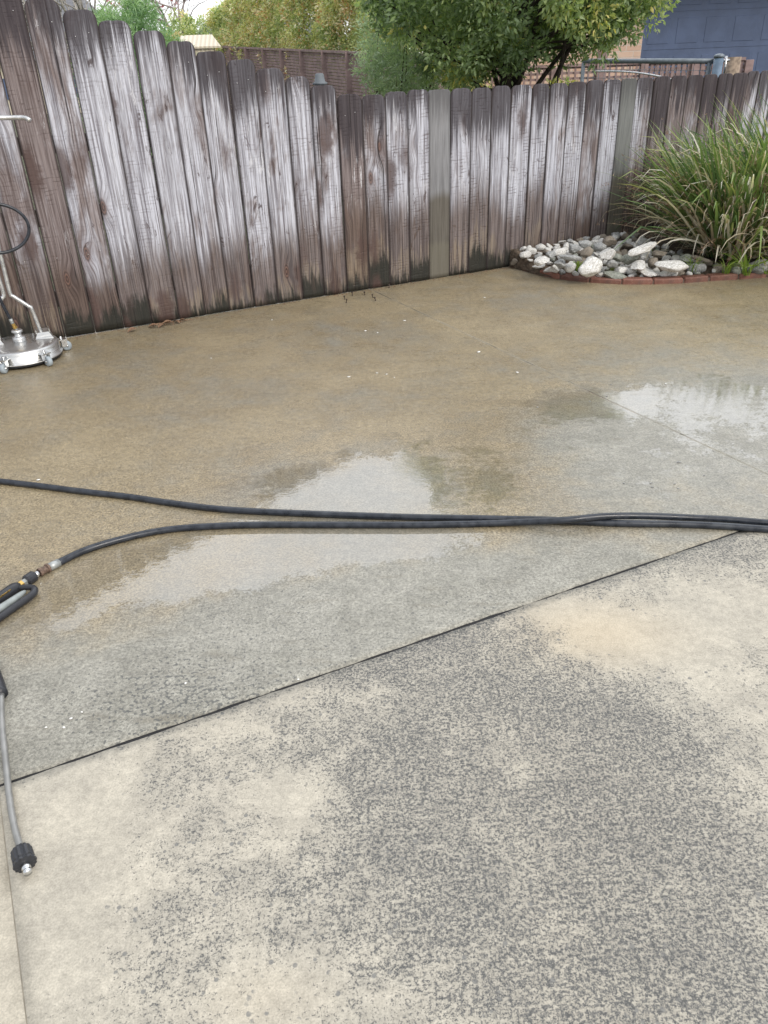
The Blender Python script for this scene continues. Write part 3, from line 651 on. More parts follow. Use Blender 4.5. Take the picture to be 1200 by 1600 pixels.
while cnt < 190 and tries < 20000:
    tries += 1; q = random.choice(CE[4:100]); s_ = (q - FA).dot(fd); g = FA + fd * s_; L = (g - q).length; t = random.uniform(.06, .97) if random.random() < .6 else random.uniform(.5, .97)
    p = (q + fn * .06).lerp(g - fn * .05, t); wpx = random.uniform(11, 22); sc = wpx / F * 5.2
    if any(math.hypot(p.x - a, p.y - b) < .42 * (sc + c_) for a, b, c_ in pile): continue
    z = soil_h(p) + sc * .24; px, py = project((p.x, p.y, z))
    if px > 1100 and random.random() < .6: continue
    pile.append((p.x, p.y, sc)); kd = random.choice('wwwgwqbw'); o = bpy.data.objects.new('stone', SM[(kd, random.randrange(8))]); COL.objects.link(o)
    o.location = (p.x, p.y, z); o.scale = (sc, sc, sc); o.rotation_euler = (random.uniform(-.5, .5), random.uniform(-.5, .5), random.uniform(0, 6.28)); cnt += 1
    where = 'on the left slope' if px < 880 else ('in the middle of the pile' if px < 1000 else ('by the strap leaves' if px < 1100 else 'at the right end of the bed')); row = 'back row against the fence' if t > .66 else ('middle row' if t > .33 else 'front row along the edging')
    tag(o, '%s %s pebble %s, %s' % ('tiny' if wpx < 16 else 'small', {'w': 'white', 'g': 'grey', 'q': 'green-grey', 'b': 'brown'}[kd], where, row), 'stone', 'stones piled in the garden bed')

# ------------------------------------------------------------------ strap leaf clumps
def blades(n, base, rb, L, spread, width, curl, seed, zbase=0., tipdrop=1.0, seg=9, upright=0., late=0.):
    r = np.random.default_rng(seed); V = []; Fc = []; LV = []
    for i in range(n):
        a = r.uniform(0, 2 * PI); rr_ = rb * math.sqrt(r.random()); bx = base[0] + rr_ * math.cos(a); by = base[1] + rr_ * math.sin(a)
        az_ = a + r.normal(0, .6); ln = L * r.uniform(.55, 1.1); tilt = abs(r.normal(0, spread)) + .04 + rr_ / rb * .25; tilt = min(tilt, 1.15) * (1 - upright)
        cv = curl * r.uniform(.4, 1.6); w_ = width * r.uniform(.6, 1.3); tw_ = r.uniform(-1.2, 1.2); kink = r.uniform(.5, .95) if r.random() < .35 else 9
        p = np.array([bx, by, zbase]); th = tilt; h = r.random(); b0 = len(V)
        for s_ in range(seg + 1):
            t = s_ / seg; d = np.array([math.cos(az_) * math.sin(th), math.sin(az_) * math.sin(th), math.cos(th)])
            sid = np.array([-math.sin(az_), math.cos(az_), 0]); nor = np.cross(sid, d); ang = tw_ * t; sv = sid * math.cos(ang) + nor * math.sin(ang)
            ww = w_ * (.75 + .5 * t if t < .4 else .95 * (1 - ((t - .4) / .6) ** 1.6) + .03)
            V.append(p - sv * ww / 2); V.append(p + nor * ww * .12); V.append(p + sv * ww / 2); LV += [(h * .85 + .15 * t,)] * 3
            p = p + d * ln / seg; th += cv / seg * ((1 + 2.2 * t) * (1 - late) + late * 5.5 * t ** 4) * tipdrop
            if t > kink: th += .8 * tipdrop; kink = 9
            p[2] = max(p[2], .05)
        for s_ in range(seg):
            a0 = b0 + s_ * 3; Fc.append((a0, a0 + 1, a0 + 4, a0 + 3)); Fc.append((a0 + 1, a0 + 2, a0 + 5, a0 + 4))
    return np.array(V), Fc, LV
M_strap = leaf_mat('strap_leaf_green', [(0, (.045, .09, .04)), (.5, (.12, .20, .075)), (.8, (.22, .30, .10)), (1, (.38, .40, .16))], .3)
M_dryl = leaf_mat('dry_strap_leaf', [(0, (.34, .26, .17)), (.4, (.58, .52, .42)), (1, (.80, .78, .72))], .25, .6)
M_seed = leaf_mat('brown_seed_stem', [(0, (.16, .09, .06)), (.6, (.32, .21, .15)), (1, (.42, .32, .22))], .2, .7)
def clump(px, py, rb, L, n, seed, label, dryk=.48, z=.07):
    c = gp(px, py, z); e = empty('strap_leaf_clump', c, label, 'plant', 'strap-leaf clumps in the bed')
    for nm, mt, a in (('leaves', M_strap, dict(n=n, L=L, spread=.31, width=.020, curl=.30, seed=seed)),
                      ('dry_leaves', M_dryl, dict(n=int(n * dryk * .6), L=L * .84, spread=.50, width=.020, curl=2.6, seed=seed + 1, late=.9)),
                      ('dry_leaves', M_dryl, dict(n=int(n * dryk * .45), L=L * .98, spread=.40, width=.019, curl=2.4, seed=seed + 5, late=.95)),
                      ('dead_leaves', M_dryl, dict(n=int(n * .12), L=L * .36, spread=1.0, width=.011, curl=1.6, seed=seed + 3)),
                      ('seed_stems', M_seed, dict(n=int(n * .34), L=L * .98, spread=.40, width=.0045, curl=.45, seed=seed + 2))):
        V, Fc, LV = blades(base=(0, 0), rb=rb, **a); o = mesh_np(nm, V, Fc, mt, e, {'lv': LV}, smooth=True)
        if nm == 'seed_stems':       # spikelets along the upper stems
            r = np.random.default_rng(seed + 9); m = []; f = []; lv = []
            tips = V.reshape(-1, 30, 3) if len(V) % 30 == 0 else V[:0].reshape(0, 30, 3)
            for st in tips:
                for q in range(9):
                    k = r.integers(5, 10); p = st[k * 3 + 1] + r.normal(0, .008, 3); d = r.normal(0, 1, 3); d[2] = abs(d[2]) + .6; d /= np.linalg.norm(d); sd2 = np.cross(d, r.normal(0, 1, 3)); sd2 /= np.linalg.norm(sd2) + 1e-6
                    b = len(m); l_ = r.uniform(.012, .028); m += [p - sd2 * .0025, p + sd2 * .0025, p + d * l_]; f.append((b, b + 1, b + 2)); lv += [(r.random(),)] * 3
            if m: mesh_np('seed_heads', m, f, M_seed, e, {'lv': lv})
    return e
clump(1138, 396, .22, .95, 1150, 11, 'big strap-leaf clump with white curled dead leaves beside the stone pile', .5)
clump(1235, 392, .24, 1.08, 900, 31, 'taller strap-leaf clump with brown seed stems at the right edge of the picture', .4)
e = empty('flax_plant', gp(1150, 382, .07), 'few broad upright flax blades standing above the clumps', 'plant')
V = []; Fc = []; LV = []
for (az_, ti, L_, w_) in ((.0, .16, 1.22, .040), (.5, .3, 1.05, .032), (2.6, .12, .98, .03), (-.6, .36, 1.1, .034), (3.4, .3, .9, .028)):
    v, f, l = blades(1, (0, 0), .03, L_ / .8, .0, w_, .1, int(az_ * 10 + 50)); 
    th = ti; p = np.array([0.02 * math.cos(az_), .02 * math.sin(az_), 0]); b0 = len(V)
    for s_ in range(11):
        t = s_ / 10; d = np.array([math.cos(az_) * math.sin(th), math.sin(az_) * math.sin(th), math.cos(th)]); sv = np.array([-math.sin(az_ + .7), math.cos(az_ + .7), 0]); ww = w_ * (1 - t ** 2.2) + .001
        V += [p - sv * ww / 2, p + np.array([0, .004, 0]), p + sv * ww / 2]; LV += [(.72 + .1 * t,)] * 3; p = p + d * L_ / 10; th += .012
    for s_ in range(10): a0 = b0 + s_ * 3; Fc += [(a0, a0 + 1, a0 + 4, a0 + 3), (a0 + 1, a0 + 2, a0 + 5, a0 + 4)]
mesh_np('leaves', V, Fc, M_strap, e, {'lv': LV}, smooth=True)
def weed(px, py, n, L, w_, seed, label, spread=.5):
    c = gp(px, py, .03); V, Fc, LV = blades(n, (0, 0), .025, L, spread, w_, .8, seed, seg=6); LV = [(min(1, .55 + .4 * l[0]),) for l in LV]
    o = mesh_np('weed', V, Fc, M_weed, None, {'lv': LV}, smooth=True); o.location = c; tag(o, label, 'weed', 'weeds among the stones')
M_weed = leaf_mat('bright_weed', [(0, (.06, .13, .02)), (.5, (.14, .26, .04)), (1, (.28, .36, .08))], .35)
weed(901, 426, 26, .06, .012, 1, 'small bright green weed left of the largest white boulder', .9)
weed(954, 427, 12, .06, .005, 2, 'thin grass sprig by the edging in the middle of the bed')
weed(1082, 425, 30, .10, .005, 3, 'grass tuft by the edging right of the cracked white rock')
weed(1134, 428, 30, .11, .006, 4, 'low grass tuft right of the first, by the edging')
weed(1166, 430, 16, .27, .013, 5, 'tall yellow-green blade tuft beside the pale block', .32)
weed(1200, 428, 10, .22, .012, 6, 'broad leaning blades at the right end of the edging', .6)
weed(1020, 408, 5, .17, .006, 7, 'two upright yellowish stalks between the middle stones', .12)

# ------------------------------------------------------------------ hoses
def hose(pxs, r, lifts=None, left=None):
    P = []
    for i, (x, y) in enumerate(pxs):
        z = r + (lifts[i] if lifts else 0); P.append(gp(x, y, z))
    return P
RH = .0112
A_ = [(-140, 738), (-60, 745), (0, 752), (60, 759), (130, 768), (200, 776), (260, 785), (330, 794), (400, 799), (520, 804), (640, 808), (750, 810), (850, 812), (900, 815), (980, 818), (1060, 819), (1130, 822), (1200, 827), (1300, 834), (1420, 846)]
m = MB(); m.tube(hose(A_, RH), RH, 18, step=.02); tag(m.build('hose', M_hose), 'black pressure hose running in from the left edge and passing under the other hose', 'hose')
B_ = [(88, 881), (130, 861), (180, 845), (240, 831), (300, 824), (400, 820), (520, 820), (650, 820), (760, 818), (830, 815), (890, 812), (940, 807), (1000, 806), (1080, 809), (1140, 812), (1200, 817), (1300, 824), (1420, 836)]
lf = [0, 0, 0, 0, 0, 0, 0, 0, .0, .008, .021, .021, .012, .0, 0, 0, 0, 0]
e = empty('hose', gp(88, 881), 'black pressure hose curving from the trigger gun and crossing over the other hose', 'hose'); E0 = Vector(gp(88, 881))
m = MB(); m.tube([Vector(p) - E0 for p in hose(B_, RH, lf)], RH, 18, step=.02); m.build('tube', M_hose, e)
p0 = Vector(gp(92, 879, RH)) - E0; p1 = Vector(gp(76, 887, RH + .001)) - E0; p2 = Vector(gp(61, 895, RH + .002)) - E0; p3 = Vector(gp(55, 899, RH + .003)) - E0
m = MB(); m.tube([p0, p1], .0128, 16); m.build('sleeve', M_zinc, e)
m = MB(); m.tube([p1, p1.lerp(p2, .2), p1.lerp(p2, .22), p1.lerp(p2, .75), p1.lerp(p2, .77), p2], [.0145, .0145, .0115, .0115, .0135, .0135], 12, smooth=False); m.build('ferrule', M_rust, e)
m = MB(); m.tube([p2, p3], .0095, 12); m.build('nipple', M_chrome, e)

# ------------------------------------------------------------------ trigger gun
g0 = Vector(gp(54, 899, .014)); gdir = (Vector(gp(0, 935, .014)) - Vector(gp(50, 901, .014))).normalized(); gn = Vector((-gdir.y, gdir.x, 0))   # gn towards the camera side
if gn.y > 0: gn = -gn
gun = empty('trigger_gun', tuple(g0), 'black pressure washer trigger gun with grey lever lying on the wet concrete', 'spray gun')
def gl(a, b, z): return gdir * a + gn * b + Vector((0, 0, z))
m = MB(); k = 14
m.tube([gl(.0, 0, 0), gl(.004, 0, 0), gl(.03, 0, 0), gl(.034, 0, 0)], [.014, .0175, .0175, .014], 14, smooth=False); m.build('swivel_nut', M_blackp, gun)
m = MB(); m.tube([gl(.034, 0, 0), gl(.047, 0, 0)], .011, 6, smooth=False); m.build('steel_nut', M_zinc, gun)
m = MB(); m.tube([gl(.047, 0, 0), gl(.062, 0, .0)], .0125, 6, smooth=False); m.build('brass_nut', M_brass, gun)
m = MB(); m.tube([gl(.058, 0, 0), gl(.075, .0, .002), gl(.12, .0, .003), gl(.2, .0, .003), gl(.30, 0, .003), gl(.36, .0, .004)], [.011, .017, .0165, .0155, .016, .018], 14, step=.02)
m.build('grip', M_blackp, gun)
m = MB(); m.tube([gl(.095, .010, .012), gl(.2, .012, .012), gl(.29, .012, .012)], .0035, 8); m.build('brass_strip', M_brass, gun)
m = MB(); m.tube([gl(.068, .006, .0), gl(.058, .028, .002), gl(.052, .050, .002), gl(.062, .066, .002), (gl(.085, .074, .001)), gl(.15, .072, .0), gl(.24, .072, 0), gl(.32, .060, 0), gl(.35, .02, 0)], [.0085, .0085, .009, .010, .0105, .0105, .010, .010, .010], 12, step=.008); m.build('trigger_guard', M_blackp, gun)
m = MB(); m.tube([gl(.076, .044, .004), gl(.095, .048, .006), gl(.16, .047, .006), (gl(.24, .040, .004)), gl(.31, .025, .002)], [.004, .0085, .0105, .0095, .006], 12, step=.01); m.build('trigger', M_greyp, gun)

# ------------------------------------------------------------------ bent lance, lower left
lp = [(-70, 985, .022), (-22, 1030, .02), (2, 1085, .018), (3, 1130, .016), (9, 1190, .013), (14, 1240, .011), (22, 1290, .012), (34, 1332, .018)]
Lw = [Vector(gp(x, y, z)) for x, y, z in lp]; lan = empty('spray_lance', tuple(Lw[-1].xy) + (0,), 'bent steel spray lance with ridged black nozzle nut lying at the lower left', 'lance'); o0 = Vector((*Lw[-1].xy, 0))
m = MB(); m.tube([p - o0 for p in Lw[2:]], .0068, 14, step=.02); m.build('steel_pipe', M_dull, lan)
m = MB(); m.tube([p - o0 for p in Lw[:3]], [.019, .018, .0155], 14, step=.02); m.build('grip', M_blackp, lan)
dn = (Lw[-1] - Lw[-2]).normalized(); dn = Vector((dn.x, dn.y, -.06)).normalized(); q0 = Lw[-1] - o0 - dn * .006; q0.z = .0215
Mn = axisM(dn)
m = MB(); m.lathe([(.010, 0), (.0165, .001), (.0185, .005), (.019, .027), (.0165, .031), (.0205, .033), (.0205, .038), (.013, .040)], q0, 28, Mn, smooth=False, ripple=.045); m.build('nozzle_nut', M_blackp, lan)
m = MB(); m.lathe([(.0085, .034), (.0085, .050), (.007, .052), (.0085, .054), (.0075, .060)], q0, 16, Mn); m.build('nozzle', M_chrome, lan)

# ------------------------------------------------------------------ rotary surface cleaner
_f = Vector(gp(43, 577)); RC = .195; cc = _f + _f.normalized() * (RC + .004)
sc_ = empty('surface_cleaner', tuple(cc), 'round stainless steel rotary surface cleaner with tubular handles standing by the fence', 'surface cleaner')
m = MB(); m.lathe([(RC - .030, .010), (RC - .010, .008), (RC + .004, .012), (RC + .004, .024), (RC - .01, .028)], n=72); m.build('rubber_skirt', M_blackp, sc_)
m = MB(); m.lathe([(RC - .02, .022), (RC + .006, .022), (RC + .009, .025), (RC + .006, .028), (RC - .002, .030), (RC - .002, .080), (RC - .006, .087), (RC - .014, .090), (RC - .04, .092), (.09, .097), (.05, .098)], n=96); m.build('housing', M_steel, sc_)
m = MB(); m.lathe([(.034, .095), (.034, .122), (.029, .127), (.019, .129), (.019, .148), (.029, .150), (.029, .159), (.024, .163)], n=24); m.build('swivel_hub', M_satin, sc_)
vr = Vector((cc.x, cc.y, 0)).normalized(); rgt = Vector((vr.y, -vr.x, 0)); awy = vr
def hl(a, b, z): return rgt * a + awy * b + Vector((0, 0, z))
ry_ = math.atan2(rgt.y, rgt.x)
for sg in (1, -1):
    m = MB(); m.add([hl(sg * (.125 + u * .047), .05 + v * .06, z) for (u, v, z) in ((-1, -1, .093), (1, -1, .091), (1, 1, .091), (-1, 1, .093), (-.62, -.5, .123), (.62, -.5, .123), (.62, 1, .123), (-.62, 1, .123))], [(0, 1, 5, 4), (1, 2, 6, 5), (2, 3, 7, 6), (3, 0, 4, 7), (4, 5, 6, 7)] if sg > 0 else [(4, 5, 1, 0), (5, 6, 2, 1), (6, 7, 3, 2), (7, 4, 0, 3), (7, 6, 5, 4)])
    m.box(tuple(hl(sg * (.125 - .034), .05, .128)), (.004, .06, .02), ry_); m.box(tuple(hl(sg * (.125 + .034), .05, .128)), (.004, .06, .02), ry_)
    m.build('handle_bracket', M_steel, sc_)
    m = MB(); pts = [hl(.118 * sg, .05, .112), hl(.100 * sg, .05, .245), hl(.09 * sg, .052, .262), hl(.026 * sg, .06, .325), hl(.016 * sg, .062, .345), hl(.019 * sg, .07, .50), hl(.022 * sg, .08, .80), hl(.024 * sg, .09, 1.16)]
    m.tube(pts, .0105, 14, step=.012); m.build('handle_tube', M_satin, sc_)
m = MB(); m.tube([hl(-.30, .05, 1.14), hl(-.28, .07, 1.168), hl(0, .095, 1.17), hl(.24, .075, 1.162), hl(.295, .06, 1.158), hl(.312, .05, 1.145)], .0115, 14, step=.02); m.build('handlebar', M_satin, sc_)
for (ang, cw) in ((-62, 0), (10, 0), (-118, 0), (150, 0)):
    a = math.radians(ang) + ry_; dr = Vector((math.cos(a), math.sin(a), 0)); tg = Vector((-dr.y, dr.x, 0)); cst = empty('caster', (0, 0, 0)); del_ = cst
    cst.parent = sc_; cst.location = dr * (RC + .026)
    m = MB(); m.box(tuple(-dr * .022 + Vector((0, 0, .066))), (.075, .05, .005), a); m.box(tuple(tg * .014 + Vector((0, 0, .045))), (.03, .003, .042), a); m.box(tuple(-tg * .014 + Vector((0, 0, .045))), (.03, .003, .042), a); m.lathe([(.008, .066), (.008, .08), (.004, .084)], tuple(-dr * .01), 10)
    m.build('bracket', M_chrome, cst)
    m = MB(); m.lathe([(.012, -.011), (.024, -.011), (.0265, -.006), (.0265, .006), (.024, .011), (.012, .011)], (dr.x * .012, dr.y * .012, .0265), 22, axisM(tg)); m.build('wheel', M_caster, cst)
    m = MB(); m.tube([dr * .012 + Vector((0, 0, .0265)) - tg * .018, dr * .012 + Vector((0, 0, .0265)) + tg * .018], .005, 10); m.build('axle', M_chrome, cst)
m = MB(); m.tube([hl(.0, 0, .155), hl(-.003, 0, .172)], .0075, 8, smooth=False); m.tube([hl(-.0115, 0, .197), hl(-.016, 0, .224)], .0095, 14); m.build('ferrule', M_zinc, sc_)
m = MB(); m.tube([hl(-.003, 0, .170), hl(-.0065, 0, .182), hl(-.0068, 0, .183), hl(-.0115, 0, .198)], [.0115, .0115, .0095, .0095], 8, smooth=False); m.build('brass_coupling', M_brass, sc_)
m = MB(); pts = [hl(-.016, 0, .222), hl(-.030, -.002, .28), hl(-.055, -.01, .40), hl(-.11, -.03, .48), hl(-.135, -.04, .55)]
for a in range(215, 560, 15):
    an = math.radians(a); pts.append(hl(.03 + .155 * math.cos(an), -.04 + .0001 * a, .675 + .116 * math.sin(an)))
pts += [hl(-.16, .02, .74), hl(-.20, .05, .95), hl(-.16, .07, 1.12)]
m.tube(pts, .0082, 12, step=.012); m.build('supply_hose', M_hose, sc_)

# ------------------------------------------------------------------ litter
M_litter = simple('dry_brown_litter', (.22, .13, .08), .8, var=.4, vs=90)
M_petal = simple('white_petal', (.8, .8, .78), .6)
M_pod = simple('dark_seed_pod', (.045, .032, .025), .7, var=.4, vs=90)
def litter_leaf(px, py, L, rz, label, mat=M_litter, lift=.0):
    m = MB(); vs = []; fs = []
    for i in range(7):
        t = i / 6; w_ = L * .22 * math.sin(PI * min(1, t * 1.05)) + .0006; z = L * .18 * math.sin(t * 2.6) + .002; vs += [(t * L - L / 2, -w_, z + w_ * .5), (t * L - L / 2, 0, z), (t * L - L / 2, w_, z + w_ * .6)]
    for i in range(6): a = i * 3; fs += [(a, a + 3, a + 4, a + 1), (a + 1, a + 4, a + 5, a + 2)]
    m.add(vs, fs, True); o = m.build('dead_leaf', mat); o.location = gp(px, py, .002 + lift); o.rotation_euler = (random.uniform(-.2, .2), 0, rz); tag(o, label, 'leaf', 'dead leaves blown against the fence foot'); return o
for (x, y, L, a, l) in ((197, 497, .06, 1.4, 'curled reddish leaf propped upright at the fence foot'), (207, 510, .055, .7, 'brown leaf on the concrete nearest the camera at the fence foot'), (240, 504, .06, .1, 'flat tan leaf lying along the fence foot'),
                         (262, 500, .075, .3, 'long dry leaf sliver in the middle of the litter'), (276, 497, .05, 2.6, 'small curled leaf right of the long sliver'), (252, 503, .045, 1.0, 'small dark leaf under the long sliver'), (285, 495, .05, .2, 'rightmost dry leaf of the litter at the fence foot')): litter_leaf(x, y + 8, L * 1.15, a, l)
m = MB()
for i in range(7):
    a = random.uniform(-.3, .8); c = Vector(gp(245 + i * 7, 508 - i * 1.1, .004)); d = Vector((math.cos(a + .4), math.sin(a + .4), 0)) * .05; q = [c - d, c - d * .3 + Vector((0, 0, .008)), c + d * .4 + Vector((0, 0, .006)), c + d]; m.tube(q, .0015, 5, step=.02)
tag(m.build('twigs', M_litter), 'tangle of thin dry twigs at the fence foot', 'twigs', kind='stuff')
r_ = random.Random(12); gv_ = []; gf_ = []
for i in range(900):
    s_ = r_.uniform(-2.3, 4.6); o_ = -abs(r_.gauss(0, .035)) - .004; c = FA + fd * s_ + fn * (o_ - .004); z = .001; k = r_.uniform(.0015, .006); b = len(gv_); a_ = r_.uniform(0, 6.28)
    for q in range(3): gv_.append((c.x + k * r_.uniform(.6, 1.6) * math.cos(a_ + q * 2.1), c.y + k * math.sin(a_ + q * 2.1), z))
    gv_.append((c.x, c.y, z + k * r_.uniform(.3, .9))); gf_ += [(b, b + 1, b + 3), (b + 1, b + 2, b + 3), (b + 2, b, b + 3)]
tag(mesh_np('grit', gv_, gf_, M_litter), 'dark grit and crumbs gathered along the foot of the paling fence', 'grit', kind='stuff')
for i, (x, y) in enumerate(((539, 468), (551, 462), (570, 461), (583, 465), (587, 470), (541, 473), (608, 450))):
    m = MB(); m.lathe([(.002, 0), (.005, .001), (.003, .006), (.0022, .014), (.0055, .018), (.006, .023), (.003, .027)], n=9); o = m.build('seed_pod', M_pod); o.location = gp(x, y, 0); o.rotation_euler = (random.uniform(-.3, .3), random.uniform(-.3, .3), 0)
    tag(o, 'tiny dark seed pod on the concrete near the fence foot', 'seed pod', 'seed pods near the fence foot')
for i, (x, y, s) in enumerate(((545, 589, 6), (748, 550, 7), (808, 582, 6), (632, 501, 5), (571, 517, 5), (590, 520, 4), (589, 583, 4), (604, 585, 4), (616, 590, 3), (757, 465, 4), (60, 750, 6), (1040, 600, 4), (100, 1137, 5), (111, 1123, 5), (290, 1068, 5), (128, 1113, 4), (72, 1137, 4), (425, 500, 3), (330, 560, 3), (466, 1062, 4))):
    m = MB(); r_ = s / F * math.dist(gp(x, y), (0, 0, H)) * .42; m.lathe([(r_ * .9, .0005), (r_, .0015), (r_ * .5, .0028), (.0003, .003)], n=9); o = m.build('petal', M_petal); o.location = gp(x, y, 0.001); o.scale = (1.2, .8, 1); o.rotation_euler = (0, 0, i)
    tag(o, 'tiny white petal on the wet slab ' + ('near the fence' if y < 540 else ('left of the fine tooled joint' if 540 <= y < 620 and x > 300 else ('just above the upper hose at the left' if y < 800 else 'between the gun and the black joint'))), 'petal', 'white petals scattered on the driveway')
for i, (x, y) in enumerate(((1061, 722, ), (975, 755), (1017, 755), (1054, 756), (1060, 763), (1100, 743), (922, 627), (948, 619), (840, 636), (955, 601), (1019, 761))):
    o = bpy.data.objects.new('pebble', SM[('g', i % 8)]); COL.objects.link(o); s = (.012 if i == 0 else .007); o.location = gp(x, y, s * .2); o.scale = (s * 1.3, s, s); tag(o, 'speck-sized dark pebble on the wet driveway', 'pebble', 'dark pebbles on the driveway')

# ------------------------------------------------------------------ beyond the fence: foliage helper
def leaves(name, C, Nn, size, mat, parent, lv, aspect=.42, jit=.8, seed=0):
    """C centres (n,3), Nn outward directions (n,3); each leaf is a folded lens of two quads"""
    r = np.random.default_rng(seed); n = len(C); C = np.asarray(C); d = np.asarray(Nn) + r.normal(0, jit, (n, 3)); d[:, 2] -= .15
    d /= np.linalg.norm(d, axis=1)[:, None] + 1e-9; q = r.normal(0, 1, (n, 3)); s = np.cross(d, q); s /= np.linalg.norm(s, axis=1)[:, None] + 1e-9; nn = np.cross(s, d)
    L = size * r.uniform(.6, 1.35, n)[:, None]; W = L * aspect
    V = np.empty((n, 6, 3)); V[:, 0] = C; V[:, 1] = C + d * L * .45 + s * W / 2 + nn * W * .18; V[:, 2] = C + d * L; V[:, 3] = C + d * L * .45 - s * W / 2 + nn * W * .18
    V[:, 4] = C + d * L * .45; V = V[:, :5]
    b = np.arange(n)[:, None] * 5; Fc = np.concatenate([b + np.array([[0, 1, 4]]), b + np.array([[4, 1, 2]]), b + np.array([[0, 4, 3]]), b + np.array([[4, 2, 3]])])
    return mesh_np(name, V.reshape(-1, 3), Fc, mat, parent, {'lv': np.repeat(np.asarray(lv).reshape(-1, 1), 5, 0)})
def crown(e, clumps, per, cr, size, mat, seed, name='crown', aspect=.42, hue=None, core=None):
    r = np.random.default_rng(seed); C = []; D = []; LV = []
    for c in clumps:
        c = np.array(c); k = int(per * r.uniform(.6, 1.4)); rad = cr * r.uniform(.6, 1.3); p = r.normal(0, 1, (k, 3)); p /= np.linalg.norm(p, axis=1)[:, None]; rr_ = r.random(k)[:, None] ** .45
        C.append(c + p * rr_ * rad * np.array([1, 1, .8])); D.append(p); base = r.uniform(.15, .75) if hue is None else hue(r, c); LV.append(np.clip(base + r.normal(0, .13, k), 0, 1))
    return leaves(name, np.concatenate(C), np.concatenate(D), size, mat, e, np.concatenate(LV), aspect, seed=seed)
def limbs(base, tips, r0, mat, parent, seed=0, mid=None, name='trunk'):
    rnd = random.Random(seed); m = MB()
    for (t, r_) in tips:
        b = Vector(base) + Vector((rnd.uniform(-1, 1), rnd.uniform(-1, 1), 0)) * r0 * .5; t = Vector(t); L = (t - b).length
        p1 = b + Vector((0, 0, 1)) * L * .28 + (t - b) * .08 + Vector((rnd.uniform(-1, 1), rnd.uniform(-1, 1), 0)) * L * .04; p2 = b.lerp(t, .62) + Vector((rnd.uniform(-1, 1), rnd.uniform(-1, 1), rnd.uniform(-.4, 1))) * L * .07
        m.tube([b, p1, p2, t], [r_, r_ * .8, r_ * .5, r_ * .18], 7, step=.08)
    return m.build(name, mat, parent)
M_bark = simple('dark_bark', (.045, .035, .030), .9, var=.4, vs=30, bumpd=.006, bs=50)
M_bark2 = simple('pale_grey_bark', (.34, .32, .29), .9, var=.25, vs=30, bumpd=.004, bs=50)
M_citrus = leaf_mat('glossy_garden_leaf', [(0, (.13, .19, .11)), (.45, (.26, .35, .18)), (.75, (.40, .48, .24)), (1, (.68, .60, .22))], .45)
M_grey_leaf = leaf_mat('grey_green_leaf', [(0, (.26, .34, .25)), (.5, (.42, .52, .38)), (1, (.62, .70, .56))], .35)
M_hedge = leaf_mat('hedge_leaf', [(0, (.22, .30, .15)), (.35, (.42, .50, .26)), (.6, (.68, .68, .40)), (.82, (.86, .76, .54)), (.93, (.58, .28, .15)), (1, (.85, .82, .70))], .35)
M_conif = leaf_mat('soft_conifer_leaf', [(0, (.13, .24, .13)), (.5, (.24, .39, .20)), (1, (.38, .52, .30))], .3)
M_pink = leaf_mat('pink_blossom', [(0, (.30, .08, .11)), (1, (.6, .22, .28))], .3)

# big leafy tree
D0 = 7.4; base = Vector(dp(792, 130, D0)); base.z = -.06
tree = empty('garden_tree', tuple(base), 'big leafy green tree with dark forked limbs standing right behind the fence', 'tree')
def rel(px, py, D, b=base): q = Vector(dp(px, py, D)); return q - b
rt = np.random.default_rng(5); cl_ = []
for i in range(5200):
    u = rt.uniform(-1, 1, 3)
    if (u ** 2).sum() > 1: continue
    x = u[0] * 1.22 + .02; y = u[1] * 1.0; z = 2.12 + u[2] * .92
    if x < .1 and z > 1.88 + (x + 1.2) * .85: continue
    lowb = 1.40 + .10 * math.sin(x * 5) + (.20 if x > .62 else 0) + (.06 if x > .95 else 0) + .10 * abs(x) * 0
    if z < lowb - (.10 if abs(x + .62) < .35 else 0): continue
    if (np.array(u) ** 2).sum() < .25 and rt.random() < .7: continue
    if mnoise.noise(Vector((x * 2.3, y * 2.3, z * 2.3))) < -.24: continue
    cl_.append((x, y, z))
rt.shuffle(cl_); cl_ = cl_[:640]
crown(tree, cl_, 130, .155, .047, M_citrus, 3, hue=lambda r, c: (.84 if r.random() < .05 else (r.uniform(.5, .75) if r.random() < .3 else r.uniform(.1, .5))))
tips = [(c, .014 + .008 * rt.random()) for c in cl_[:34]]
limbs((0, 0, 1.0), tips, .07, M_bark, tree, 4)
m = MB(); m.tube([(0, 0, -.05), (.02, 0, .5), (-.03, .02, 1.0), (.0, 0, 1.35), (.05, .05, 2.2)], [.05, .045, .04, .032, .015], 12, step=.05)
for q in ([(.02, 0, .9), (.3, -.05, 1.3), (.55, -.1, 1.60), (.78, -.05, 1.85)], [(-.02, 0, .95), (-.25, .02, 1.25), (-.5, .02, 1.55), (-.7, 0, 1.85)], [(0, 0, 1.0), (.12, -.08, 1.35), (.25, -.1, 1.9)], [(0, 0, 1.0), (-.12, .08, 1.4), (-.3, .1, 2.0)], [(.25, 0, .9), (.40, -.12, 1.3), (.44, -.1, 1.7), (.40, -.1, 2.1)], [(.25, 0, .95), (.45, .0, 1.38), (.62, .0, 1.72)]): m.tube(q, [.022, .018, .014, .008][:len(q)] , 8, step=.05)
m.build('main_limbs', M_bark, tree)
